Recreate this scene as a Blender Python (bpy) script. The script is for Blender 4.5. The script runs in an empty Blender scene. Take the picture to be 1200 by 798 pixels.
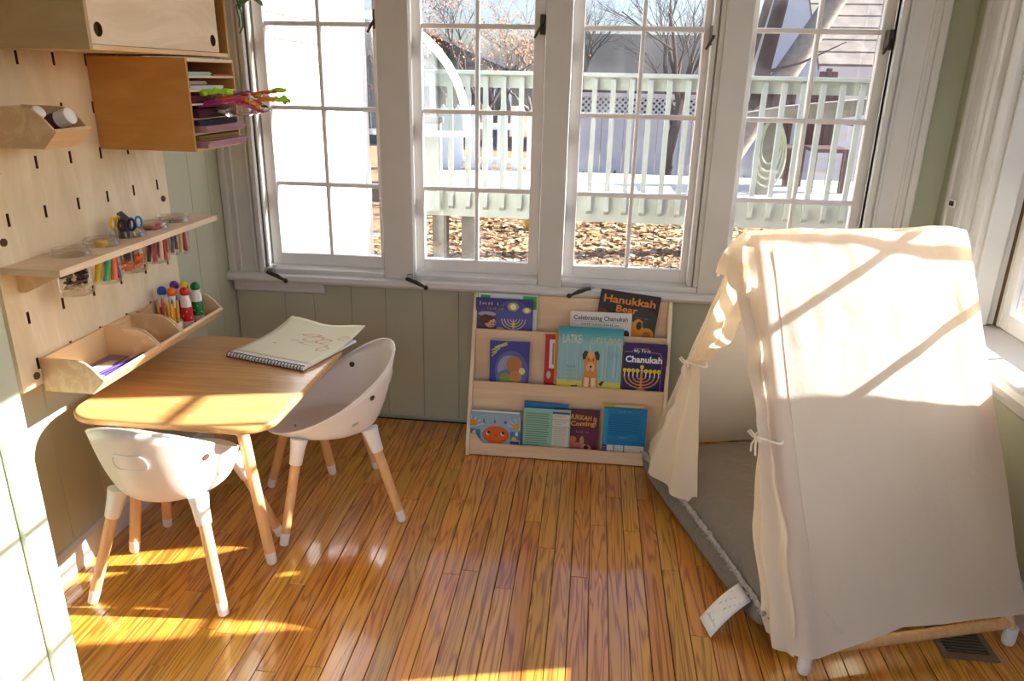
import bpy, bmesh, math, random
from math import sin, cos, pi, radians, sqrt, exp
from mathutils import Vector, Matrix, Euler, noise
random.seed(7)
S = bpy.context.scene
COL = S.collection

# ------------------------------------------------------------------ camera
YAW, PITCH, ROLL, FPX = 0.102677, 0.341326, 0.0216858, 868.69
cd = bpy.data.cameras.new('camera'); cam = bpy.data.objects.new('camera', cd); COL.objects.link(cam)
fw = Vector((-sin(YAW)*cos(PITCH), cos(YAW)*cos(PITCH), -sin(PITCH)))
rt = fw.cross(Vector((0, 0, 1))).normalized(); up = rt.cross(fw)
r2 = rt*cos(ROLL) + up*sin(ROLL); u2 = -rt*sin(ROLL) + up*cos(ROLL)
cam.matrix_world = Matrix(((r2.x, u2.x, -fw.x, 0), (r2.y, u2.y, -fw.y, 0), (r2.z, u2.z, -fw.z, 1.5), (0, 0, 0, 1)))
cd.sensor_width = 36.0; cd.lens = 36.0*FPX/1200; cd.clip_start = 0.05; cd.clip_end = 300
S.camera = cam
# ------------------------------------------------------------------ sky, sun, exposure
SUN_AZ, SUN_EL = radians(13.5), radians(28)
w = bpy.data.worlds.new('sky'); S.world = w; w.use_nodes = True
wn = w.node_tree.nodes; wl = w.node_tree.links; wn.clear()
sky = wn.new('ShaderNodeTexSky'); sky.sky_type = 'NISHITA'; sky.sun_disc = False
sky.sun_elevation = SUN_EL; sky.sun_rotation = pi/2 - SUN_AZ; sky.air_density = 1.0; sky.dust_density = 3.0; sky.ozone_density = 1.0
bg = wn.new('ShaderNodeBackground'); bg.inputs[1].default_value = 0.20
wo = wn.new('ShaderNodeOutputWorld'); tn = wn.new('ShaderNodeMix'); tn.data_type = 'RGBA'; tn.blend_type = 'MULTIPLY'; tn.inputs[0].default_value = 1
tn.inputs[7].default_value = (.87, .94, 1.16, 1); wl.new(sky.outputs[0], tn.inputs[6]); wl.new(tn.outputs[2], bg.inputs[0]); wl.new(bg.outputs[0], wo.inputs[0])
sd = bpy.data.lights.new('sun', 'SUN'); sd.energy = 16.0; sd.angle = radians(0.55); sd.color = (1.0, 0.975, 0.94)
sun = bpy.data.objects.new('sun', sd); COL.objects.link(sun)
sv = Vector((cos(SUN_EL)*cos(SUN_AZ), cos(SUN_EL)*sin(SUN_AZ), sin(SUN_EL)))
sun.rotation_euler = sv.to_track_quat('Z', 'Y').to_euler(); sun.location = (20, 3, 12)
# added fill lamp behind the camera, standing in for light from the house
ad = bpy.data.lights.new('rear_fill', 'AREA'); ad.shape = 'RECTANGLE'; ad.size = 2.6; ad.size_y = 2.2; ad.energy = 2; ad.color = (1.0, 0.95, 0.88)
al = bpy.data.objects.new('rear_fill', ad); COL.objects.link(al); al.location = (0, -1.25, 1.4); al.rotation_euler = (pi/2, 0, 0)
S.view_settings.view_transform = 'Standard'; S.view_settings.look = 'None'
S.view_settings.gamma = 1; S.view_settings.use_curve_mapping = False
S.view_settings.exposure = 1.02
S.cycles.max_bounces = 10; S.cycles.diffuse_bounces = 6; S.cycles.transparent_max_bounces = 24
S.cycles.glossy_bounces = 4; S.cycles.caustics_reflective = False; S.cycles.caustics_refractive = False
S.cycles.sample_clamp_indirect = 6

# ------------------------------------------------------------------ materials
def lin(c):
    if isinstance(c, str):
        c = [int(c[i:i+2], 16)/255 for i in (0, 2, 4)]
    return tuple((v/12.92 if v <= .04045 else ((v+.055)/1.055)**2.4) for v in c)
def newmat(name):
    m = bpy.data.materials.new(name); m.use_nodes = True
    nt = m.node_tree; b = nt.nodes['Principled BSDF']
    return m, nt, b
def plain(name, c, rough=.5, noise_amt=.06, scale=8, bump=0, metal=0, coat=0, sheen=0, bscale=None):
    m, nt, b = newmat(name); c = lin(c)
    b.inputs['Roughness'].default_value = rough; b.inputs['Metallic'].default_value = metal
    b.inputs['Coat Weight'].default_value = coat; b.inputs['Sheen Weight'].default_value = sheen
    tc = nt.nodes.new('ShaderNodeTexCoord'); n = nt.nodes.new('ShaderNodeTexNoise'); n.inputs['Scale'].default_value = scale; n.inputs['Detail'].default_value = 5
    nt.links.new(tc.outputs['Object'], n.inputs['Vector'])
    r = nt.nodes.new('ShaderNodeValToRGB'); r.color_ramp.elements[0].position = .3; r.color_ramp.elements[1].position = .7
    r.color_ramp.elements[0].color = (*[v*(1-noise_amt) for v in c], 1); r.color_ramp.elements[1].color = (*[min(1, v*(1+noise_amt)) for v in c], 1)
    nt.links.new(n.outputs['Fac'], r.inputs['Fac']); nt.links.new(r.outputs['Color'], b.inputs['Base Color'])
    if bump:
        n2 = nt.nodes.new('ShaderNodeTexNoise'); n2.inputs['Scale'].default_value = bscale or scale*6; n2.inputs['Detail'].default_value = 4
        nt.links.new(tc.outputs['Object'], n2.inputs['Vector'])
        bp = nt.nodes.new('ShaderNodeBump'); bp.inputs['Strength'].default_value = bump; bp.inputs['Distance'].default_value = .004
        nt.links.new(n2.outputs['Fac'], bp.inputs['Height']); nt.links.new(bp.outputs['Normal'], b.inputs['Normal'])
    return m
def wood(name, c1, c2, stretch=(30, 2, 30), rough=.45, coat=0, c3=None, world=False, var=0.0, dist=2.0, bump=.05):
    """long grain: noise stretched along the axis with the small factor"""
    m, nt, b = newmat(name); L = nt.links.new
    b.inputs['Roughness'].default_value = rough; b.inputs['Coat Weight'].default_value = coat; b.inputs['Coat Roughness'].default_value = .12
    if world:
        src = nt.nodes.new('ShaderNodeNewGeometry').outputs['Position']
    else:
        src = nt.nodes.new('ShaderNodeTexCoord').outputs['Object']
    oi = nt.nodes.new('ShaderNodeObjectInfo')
    off = nt.nodes.new('ShaderNodeVectorMath'); off.operation = 'MULTIPLY_ADD'
    cmb = nt.nodes.new('ShaderNodeCombineXYZ')
    for i in range(3): L(oi.outputs['Random'], cmb.inputs[i])
    L(cmb.outputs[0], off.inputs[0]); off.inputs[1].default_value = (7.3, 11.1, 5.7); L(src, off.inputs[2])
    mp = nt.nodes.new('ShaderNodeMapping'); mp.inputs['Scale'].default_value = stretch; L(off.outputs[0], mp.inputs['Vector'])
    n = nt.nodes.new('ShaderNodeTexNoise'); n.inputs['Scale'].default_value = 1; n.inputs['Detail'].default_value = 8; n.inputs['Distortion'].default_value = dist; n.inputs['Roughness'].default_value = .62
    L(mp.outputs[0], n.inputs['Vector'])
    r = nt.nodes.new('ShaderNodeValToRGB'); e = r.color_ramp.elements
    e[0].position = .32; e[0].color = (*lin(c1), 1); e[1].position = .62; e[1].color = (*lin(c2), 1)
    if c3:
        k = e.new(.5); k.color = (*lin(c3), 1)
    L(n.outputs['Fac'], r.inputs['Fac'])
    hs = nt.nodes.new('ShaderNodeHueSaturation'); L(r.outputs['Color'], hs.inputs['Color'])
    mr = nt.nodes.new('ShaderNodeMapRange'); mr.inputs['To Min'].default_value = 1-var; mr.inputs['To Max'].default_value = 1+var; L(oi.outputs['Random'], mr.inputs['Value']); L(mr.outputs[0], hs.inputs['Value'])
    L(hs.outputs['Color'], b.inputs['Base Color'])
    if bump:
        bp = nt.nodes.new('ShaderNodeBump'); bp.inputs['Strength'].default_value = bump; bp.inputs['Distance'].default_value = .002
        L(n.outputs['Fac'], bp.inputs['Height']); L(bp.outputs['Normal'], b.inputs['Normal'])
    return m
def floor_mat(name):
    m, nt, b = newmat(name); L = nt.links.new; N = nt.nodes.new
    pos = N('ShaderNodeNewGeometry').outputs['Position']; oi = N('ShaderNodeObjectInfo')
    cmb = N('ShaderNodeCombineXYZ')
    for i in range(3): L(oi.outputs['Random'], cmb.inputs[i])
    off = N('ShaderNodeVectorMath'); off.operation = 'MULTIPLY_ADD'; L(cmb.outputs[0], off.inputs[0]); off.inputs[1].default_value = (3.1, 17, 9); L(pos, off.inputs[2])
    def grain(sc, dist, det):
        mp = N('ShaderNodeMapping'); mp.inputs['Scale'].default_value = sc; L(off.outputs[0], mp.inputs['Vector'])
        n = N('ShaderNodeTexNoise'); n.inputs['Scale'].default_value = 1; n.inputs['Detail'].default_value = det; n.inputs['Distortion'].default_value = dist; L(mp.outputs[0], n.inputs['Vector']); return n
    # cathedral figure: rings of a stretched noise field
    g0 = grain((19, 1.15, 1), .55, 2)
    mu = N('ShaderNodeMath'); mu.operation = 'MULTIPLY'; mu.inputs[1].default_value = 62; L(g0.outputs['Fac'], mu.inputs[0])
    si = N('ShaderNodeMath'); si.operation = 'SINE'; L(mu.outputs[0], si.inputs[0])
    ra = N('ShaderNodeMapRange'); ra.inputs['From Min'].default_value = -1; ra.inputs['From Max'].default_value = 1; L(si.outputs[0], ra.inputs['Value'])
    g1 = grain((300, 2.2, 1), .15, 3)
    pw_ = N('ShaderNodeMath'); pw_.operation = 'POWER'; pw_.inputs[1].default_value = 2.2; L(ra.outputs[0], pw_.inputs[0])
    g2 = grain((70, 1.2, 1), .25, 4)
    ad_ = N('ShaderNodeMath'); ad_.operation = 'MULTIPLY_ADD'; L(g2.outputs['Fac'], ad_.inputs[0]); ad_.inputs[1].default_value = .55; L(pw_.outputs[0], ad_.inputs[2])
    mx = N('ShaderNodeMath'); mx.operation = 'MULTIPLY'; L(ad_.outputs[0], mx.inputs[0]); L(g1.outputs['Fac'], mx.inputs[1])
    r = N('ShaderNodeValToRGB'); e = r.color_ramp.elements
    e[0].position = .04; e[0].color = (*lin('d69a3c'), 1); e[1].position = .78; e[1].color = (*lin('95591f'), 1)
    k = e.new(.36); k.color = (*lin('c4842e'), 1)
    L(mx.outputs[0], r.inputs['Fac'])
    hs = N('ShaderNodeHueSaturation'); L(r.outputs['Color'], hs.inputs['Color'])
    mr = N('ShaderNodeMapRange'); mr.inputs['To Min'].default_value = .84; mr.inputs['To Max'].default_value = 1.12; L(oi.outputs['Random'], mr.inputs['Value']); L(mr.outputs[0], hs.inputs['Value'])
    mh = N('ShaderNodeMath'); mh.operation = 'MULTIPLY'; mh.inputs[1].default_value = 37.7; L(oi.outputs['Random'], mh.inputs[0])
    fr = N('ShaderNodeMath'); fr.operation = 'FRACT'; L(mh.outputs[0], fr.inputs[0])
    m2 = N('ShaderNodeMapRange'); m2.inputs['To Min'].default_value = .488; m2.inputs['To Max'].default_value = .506; L(fr.outputs[0], m2.inputs['Value']); L(m2.outputs[0], hs.inputs['Hue'])
    L(hs.outputs['Color'], b.inputs['Base Color'])
    b.inputs['Roughness'].default_value = .3
    big = N('ShaderNodeTexNoise'); big.inputs['Scale'].default_value = 5; big.inputs['Detail'].default_value = 4; L(pos, big.inputs['Vector'])
    rr = N('ShaderNodeMapRange'); rr.inputs['To Min'].default_value = .04; rr.inputs['To Max'].default_value = .16; L(big.outputs['Fac'], rr.inputs['Value'])
    b.inputs['Coat IOR'].default_value = 1.6; b.inputs['Coat Weight'].default_value = .85; L(rr.outputs[0], b.inputs['Coat Roughness'])
    bp = N('ShaderNodeBump'); bp.inputs['Strength'].default_value = .12; bp.inputs['Distance'].default_value = .002; L(mx.outputs[0], bp.inputs['Height']); L(bp.outputs['Normal'], b.inputs['Normal'])
    bp2 = N('ShaderNodeBump'); bp2.inputs['Strength'].default_value = .03; bp2.inputs['Distance'].default_value = .01; L(big.outputs['Fac'], bp2.inputs['Height']); L(bp2.outputs['Normal'], b.inputs['Coat Normal'])
    return m
def thin_glass(name, tint=(1, 1, 1), gloss=.08, rough=.0, streak=0):
    m, nt, b = newmat(name); nt.nodes.remove(b); L = nt.links.new; N = nt.nodes.new
    t = N('ShaderNodeBsdfTransparent'); t.inputs[0].default_value = (*tint, 1)
    g = N('ShaderNodeBsdfGlossy'); g.inputs['Roughness'].default_value = rough; g.inputs['Color'].default_value = (1, 1, 1, 1)
    lw = N('ShaderNodeLayerWeight'); lw.inputs['Blend'].default_value = .12
    mr = N('ShaderNodeMapRange'); mr.inputs['To Min'].default_value = gloss*.4; mr.inputs['To Max'].default_value = min(1, gloss*6); L(lw.outputs['Fresnel'], mr.inputs['Value'])
    mix = N('ShaderNodeMixShader'); L(mr.outputs[0], mix.inputs[0]); L(t.outputs[0], mix.inputs[1]); L(g.outputs[0], mix.inputs[2])
    out = nt.nodes['Material Output']
    if streak:   # a faint film of dust on the pane
        n = N('ShaderNodeTexNoise'); n.inputs['Scale'].default_value = 4; n.inputs['Detail'].default_value = 6; n.inputs['Distortion'].default_value = 1.5
        tc = N('ShaderNodeTexCoord'); L(tc.outputs['Object'], n.inputs['Vector'])
        m2 = N('ShaderNodeMapRange'); m2.inputs['From Min'].default_value = .4; m2.inputs['From Max'].default_value = .8; m2.inputs['To Min'].default_value = .0; m2.inputs['To Max'].default_value = streak; L(n.outputs['Fac'], m2.inputs['Value'])
        d = N('ShaderNodeBsdfTranslucent'); d.inputs[0].default_value = (.8, .8, .8, 1)
        mix2 = N('ShaderNodeMixShader'); L(m2.outputs[0], mix2.inputs[0]); L(mix.outputs[0], mix2.inputs[1]); L(d.outputs[0], mix2.inputs[2]); mix = mix2
    L(mix.outputs[0], out.inputs['Surface'])
    return m
def cloth(name, c, trans=.35, rough=.9, scale=900, bumpk=.10):
    m, nt, b = newmat(name); L = nt.links.new; N = nt.nodes.new; c = lin(c)
    b.inputs['Roughness'].default_value = rough; b.inputs['Sheen Weight'].default_value = .15; b.inputs['Specular IOR Level'].default_value = .2
    tc = N('ShaderNodeTexCoord'); n = N('ShaderNodeTexNoise'); n.inputs['Scale'].default_value = 7; n.inputs['Detail'].default_value = 6; L(tc.outputs['Object'], n.inputs['Vector'])
    r = N('ShaderNodeValToRGB'); r.color_ramp.elements[0].color = (*[v*.92 for v in c], 1); r.color_ramp.elements[1].color = (*[min(1, v*1.05) for v in c], 1); L(n.outputs['Fac'], r.inputs['Fac']); L(r.outputs[0], b.inputs['Base Color'])
    wv = N('ShaderNodeTexNoise'); wv.inputs['Scale'].default_value = scale; L(tc.outputs['Object'], wv.inputs['Vector'])
    n3 = N('ShaderNodeTexNoise'); n3.inputs['Scale'].default_value = 14; n3.inputs['Detail'].default_value = 5; n3.inputs['Distortion'].default_value = 1.2; L(tc.outputs['Object'], n3.inputs['Vector'])
    bp = N('ShaderNodeBump'); bp.inputs['Strength'].default_value = .25; bp.inputs['Distance'].default_value = .001; L(wv.outputs['Fac'], bp.inputs['Height'])
    bp2 = N('ShaderNodeBump'); bp2.inputs['Strength'].default_value = bumpk; bp2.inputs['Distance'].default_value = .02; L(n3.outputs['Fac'], bp2.inputs['Height']); L(bp.outputs[0], bp2.inputs['Normal']); L(bp2.outputs[0], b.inputs['Normal'])
    if trans:
        t = N('ShaderNodeBsdfTranslucent'); t.inputs[0].default_value = (c[0], c[1]*.92, c[2]*.78, 1); L(bp2.outputs[0], t.inputs['Normal'])
        mix = N('ShaderNodeMixShader'); mix.inputs[0].default_value = trans; L(b.outputs[0], mix.inputs[1]); L(t.outputs[0], mix.inputs[2]); L(mix.outputs[0], nt.nodes['Material Output'].inputs['Surface'])
    return m
def print_mat(name, rough=.35):
    m, nt, b = newmat(name); a = nt.nodes.new('ShaderNodeAttribute'); a.attribute_name = 'Col'
    nt.links.new(a.outputs['Color'], b.inputs['Base Color']); b.inputs['Roughness'].default_value = rough
    return m
M = {}
M['white'] = plain('painted_trim', 'cccac5', .4, .05, 5, .08)
M['whitew'] = plain('window_paint', 'e2dedb', .4, .05, 7, .1)
M['sage'] = plain('sage_paint', 'b3b49c', .45, .035, 4, .05)
M['sagedoor'] = plain('sage_door_paint', 'bcc4b0', .4, .03, 4, .04)
M['ceil'] = plain('ceiling_paint', 'e6e2da', .8, .02)
M['gap'] = plain('dark_gap', '2a1c10', .9)
M['floor'] = floor_mat('oak_strip')
M['ply'] = wood('birch_ply', 'dac8a4', 'ebdcbe', (5, 5, 1.4), .5, c3='e2d1b0', dist=2.5)
M['plyh'] = wood('birch_ply_lengthwise', 'd8ba8c', 'e8cfa4', (8, 1.2, 8), .5, c3='ddb98a', dist=2.5)
M['plylight'] = wood('pale_birch_ply', 'dcc4a2', 'ead6b8', (2.2, 2.2, 6), .5, c3='e2ccac', dist=3)
M['plyx'] = wood('shelf_birch_ply', 'd9b994', 'e6caa6', (1.2, 8, 8), .5, c3='dfc09b', dist=2)
M['plyedge'] = plain('ply_edge', 'e6d3b4', .6, .06, 60)
M['cabside'] = wood('cabinet_side_veneer', 'b5833f', 'c8954f', (3, 12, 14), .45, c3='be8b47', dist=1)
M['cabsheer'] = wood('cabinet_ply_side', 'b0966a', 'c2a87a', (3, 12, 14), .5, c3='b9a072', dist=1)
M['oak'] = wood('table_oak', 'bb8a50', 'd6a76a', (3, 60, 60), .35, c3='ca9a5e', dist=.8, coat=.2)
M['beech'] = wood('beech', 'd6a26a', 'e7ba86', (50, 50, 4), .4, c3='deae77', dist=.5)
M['plastic'] = plain('white_plastic', 'e9e5df', .35, .01)
M['offwhite'] = plain('seat_plastic', 'e4ddd3', .38, .015)
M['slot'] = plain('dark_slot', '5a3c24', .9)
M['black'] = plain('black_plastic', '1b1a19', .4)
M['bronze'] = plain('bronze_hardware', '4a3c2c', .45, .2, 20, 0, .6)
M['glass'] = thin_glass('window_glass', (.90, .91, .91), .1, 0, .05)
M['jar'] = thin_glass('jar_glass', (.98, .985, .98), .10, .02)
M['canvas'] = cloth('canvas', 'f5eee0', .46)
M['cushion'] = cloth('cushion_linen', '7b7369', 0, bumpk=.55)
M['fray'] = cloth('frayed_trim', 'aca69d', 0)
M['cord'] = plain('cotton_cord', 'eee6d6', .9)
M['paper'] = plain('white_paper', 'efefee', .8, .02)
M['cream'] = plain('cream_paper', 'efecc9', .8, .02)
M['print'] = print_mat('print_ink', .38)
M['matteprint'] = print_mat('matte_ink', .8)
M['vent'] = plain('vent_metal', '7a6c5c', .5, .1, 30, 0, .3)
M['steel'] = plain('steel', 'a9a9a9', .3, .05, 20, 0, .9)
M['siding'] = plain('white_siding', 'dcdcdc', .55, .03, 3)
M['garage'] = plain('garage_siding', 'f4f4f2', .55, .03, 3)
M['deckpaint'] = plain('pale_green_deck_paint', 'b2bab0', .5, .06, 6)
M['deckfloor'] = plain('pale_deck_boards', 'c2c4c4', .6, .08, 6)
M['postgrey'] = plain('weathered_post', '7d776f', .8, .2, 12, .3)
M['bark'] = plain('bark', '4a3a34', .9, .3, 18, .6)
M['barkl'] = plain('pale_bark', '8d8378', .9, .25, 18, .6)
M['ground'] = plain('leaf_mould', '8a6a48', .95, .4, 9, .5)
M['roofgrey'] = plain('old_shingle', '94877a', .9, .3, 5, .3)
M['roofdark'] = plain('dark_shingle', '1b1618', .9, .3, 5, .3)
M['maroon'] = plain('dark_red_paint', '4f2b29', .6, .15, 9)
M['lattice'] = plain('white_lattice', 'e6e6e6', .6)
M['shadowglass'] = plain('dark_pane', '30343c', .2)
M['leafgreen'] = plain('vine_leaf', '3f6a35', .5, .2, 30)
M['shrub'] = plain('shrub_leaf', '31452a', .8, .4, 20)
M['hose'] = plain('hose', 'a5a68a', .5)
M['yellow'] = plain('yellow_plastic', 'e6b400', .4)
_c = {}
def cm(hexv, rough=.45):
    k = (hexv, rough)
    if k not in _c: _c[k] = plain('colour_'+hexv, hexv, rough, .04, 30)
    return _c[k]

# ------------------------------------------------------------------ mesh helpers
class MB:
    def __init__(s): s.v = []; s.f = []; s.mi = []; s.cur = 0; s.T = Matrix()
    def add(s, vs, fs):
        o = len(s.v); s.v += [s.T @ Vector(p) for p in vs]; s.f += [[i+o for i in f] for f in fs]; s.mi += [s.cur]*len(fs)
    def box(s, a, b):
        x0, y0, z0 = [min(p, q) for p, q in zip(a, b)]; x1, y1, z1 = [max(p, q) for p, q in zip(a, b)]
        s.add([(x0,y0,z0),(x1,y0,z0),(x1,y1,z0),(x0,y1,z0),(x0,y0,z1),(x1,y0,z1),(x1,y1,z1),(x0,y1,z1)],
              [(3,2,1,0),(4,5,6,7),(0,1,5,4),(1,2,6,5),(2,3,7,6),(3,0,4,7)]); return s
    def prism(s, poly, axis, a, b):
        """poly of 2-D points swept from a to b along axis 'x','y' or 'z'"""
        def P(p, t): return {'x': (t, p[0], p[1]), 'y': (p[0], t, p[1]), 'z': (p[0], p[1], t)}[axis]
        n = len(poly); ar = sum(poly[i][0]*poly[(i+1) % n][1]-poly[(i+1) % n][0]*poly[i][1] for i in range(n))
        if (ar < 0) != (axis == 'y'): poly = poly[::-1]
        vs = [P(p, a) for p in poly]+[P(p, b) for p in poly]
        fs = [list(range(n))[::-1], list(range(n, 2*n))]+[(i, (i+1) % n, n+(i+1) % n, n+i) for i in range(n)]
        if b < a: fs = [f[::-1] for f in fs]
        s.add(vs, fs); return s
    def tube(s, pts, r, n=10, cap=True, close=False):
        pts = [Vector(p) for p in pts]; k = len(pts); rs = r if isinstance(r, (list, tuple)) else [r]*k
        vs = []; fs = []; pu = None
        for i, p in enumerate(pts):
            if close: d = pts[(i+1) % k]-pts[i-1]
            else: d = pts[min(i+1, k-1)]-pts[max(i-1, 0)]
            d.normalize()
            if pu is None:
                h = Vector((0, 0, 1)) if abs(d.z) < .9 else Vector((1, 0, 0)); u = d.cross(h).normalized()
            else:
                u = (pu-d*pu.dot(d)); u = u.normalized() if u.length > 1e-6 else pu
            pu = u; w2 = d.cross(u)
            for j in range(n):
                a = 2*pi*j/n; vs.append(p+(u*cos(a)+w2*sin(a))*rs[i])
        for i in range(k if close else k-1):
            i2 = (i+1) % k
            for j in range(n): fs.append((i*n+j, i*n+(j+1) % n, i2*n+(j+1) % n, i2*n+j))
        if cap and not close: fs += [list(range(n))[::-1], list(range((k-1)*n, k*n))]
        s.add(vs, fs); return s
    def lathe(s, prof, n=20, c=(0, 0, 0), cap=True):
        k = len(prof); vs = []; fs = []
        for (r, z) in prof:
            for j in range(n):
                a = 2*pi*j/n; vs.append((c[0]+r*cos(a), c[1]+r*sin(a), c[2]+z))
        for i in range(k-1):
            for j in range(n): fs.append((i*n+j, i*n+(j+1) % n, (i+1)*n+(j+1) % n, (i+1)*n+j))
        if cap: fs += [list(range(n))[::-1], list(range((k-1)*n, k*n))]
        s.add(vs, fs); return s
    def ball(s, c, r, n=12, m=8):
        r = r if isinstance(r, (tuple, list)) else (r, r, r)
        prof = [(sin(pi*i/m), -cos(pi*i/m)) for i in range(m+1)]; vs = []; fs = []
        for (q, z) in prof:
            for j in range(n): vs.append((c[0]+r[0]*q*cos(2*pi*j/n), c[1]+r[1]*q*sin(2*pi*j/n), c[2]+r[2]*z))
        for i in range(m):
            for j in range(n): fs.append((i*n+j, i*n+(j+1) % n, (i+1)*n+(j+1) % n, (i+1)*n+j))
        s.add(vs, fs); return s
    def grid(s, P, nu, nv, closeu=False):
        vs = [P(i/nu, j/nv) for i in range(nu if closeu else nu+1) for j in range(nv+1)]; fs = []; q = nu if closeu else nu+1
        for i in range(nu):
            for j in range(nv):
                a = i*(nv+1)+j; b = ((i+1) % q)*(nv+1)+j; fs.append((a, b, b+1, a+1))
        s.add(vs, fs); return s
SHIFT = {}
def root_of(o):
    while o.parent: o = o.parent
    return o
def obj(name, mb, mat, parent=None, bevel=0, smooth=False, seg=2, solid=0, subd=0, origin=True):
    me = bpy.data.meshes.new(name)
    if parent is not None: sh = SHIFT.get(root_of(parent).name, Vector())
    elif origin and mb.v:
        xs = [v.x for v in mb.v]; ys = [v.y for v in mb.v]; zs = [v.z for v in mb.v]
        sh = Vector(((min(xs)+max(xs))/2, (min(ys)+max(ys))/2, min(zs)))
    else: sh = Vector()
    me.from_pydata([v-sh for v in mb.v], [], mb.f)
    for m in (mat if isinstance(mat, (list, tuple)) else [mat]): me.materials.append(m)
    if isinstance(mat, (list, tuple)): me.polygons.foreach_set('material_index', mb.mi)
    bm = bmesh.new(); bm.from_mesh(me); bmesh.ops.remove_doubles(bm, verts=bm.verts, dist=1e-6)
    bmesh.ops.recalc_face_normals(bm, faces=bm.faces); bm.to_mesh(me); bm.free()
    if smooth:
        me.shade_smooth(); me.set_sharp_from_angle(angle=radians(42 if smooth is True else smooth))
    me.update()
    o = bpy.data.objects.new(name, me); COL.objects.link(o)
    if parent is not None: o.parent = parent
    else:
        o.location = sh; SHIFT[o.name] = sh
    if solid:
        md = o.modifiers.new('thick', 'SOLIDIFY'); md.thickness = solid; md.offset = 0
    if bevel:
        md = o.modifiers.new('bevel', 'BEVEL'); md.width = bevel; md.segments = seg; md.limit_method = 'ANGLE'; md.angle_limit = radians(40); md.harden_normals = False
    if subd:
        md = o.modifiers.new('sub', 'SUBSURF'); md.levels = subd; md.render_levels = subd
    return o
def tag(o, label=None, cat=None, group=None, kind=None):
    if label: o['label'] = label
    if cat: o['category'] = cat
    if group: o['group'] = group
    if kind: o['kind'] = kind
    return o
def thing(name, label, cat, loc, group=None, rot=None):
    """an Empty at the thing's base; with rot the parts are given in its own frame, else in world coordinates"""
    o = bpy.data.objects.new(name, None); o.empty_display_size = .05; COL.objects.link(o); o.location = loc
    if rot is not None:
        o.rotation_euler = rot; SHIFT[o.name] = Vector()
    else: SHIFT[o.name] = Vector(loc)
    return tag(o, label, cat, group)
def struct(name, mb, mat, parent=None, **k):
    o = obj(name, mb, mat, parent, **k)
    if parent is None: o['kind'] = 'structure'
    return o
def sempty(name, loc=(0, 0, 0)):
    o = bpy.data.objects.new(name, None); COL.objects.link(o); o.location = loc; SHIFT[o.name] = Vector(loc); o['kind'] = 'structure'; return o
def dup(root, loc, rot=None, label=None):
    def cp(o, parent):
        c = o.copy(); COL.objects.link(c); c.parent = parent
        for ch in list(o.children): cp(ch, c)
        return c
    r = cp(root, None); r.location = loc
    if rot is not None: r.rotation_euler = rot
    if label: r['label'] = label
    SHIFT[r.name] = SHIFT.get(root.name, Vector()); return r
def box(a, b): return MB().box(a, b)

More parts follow.
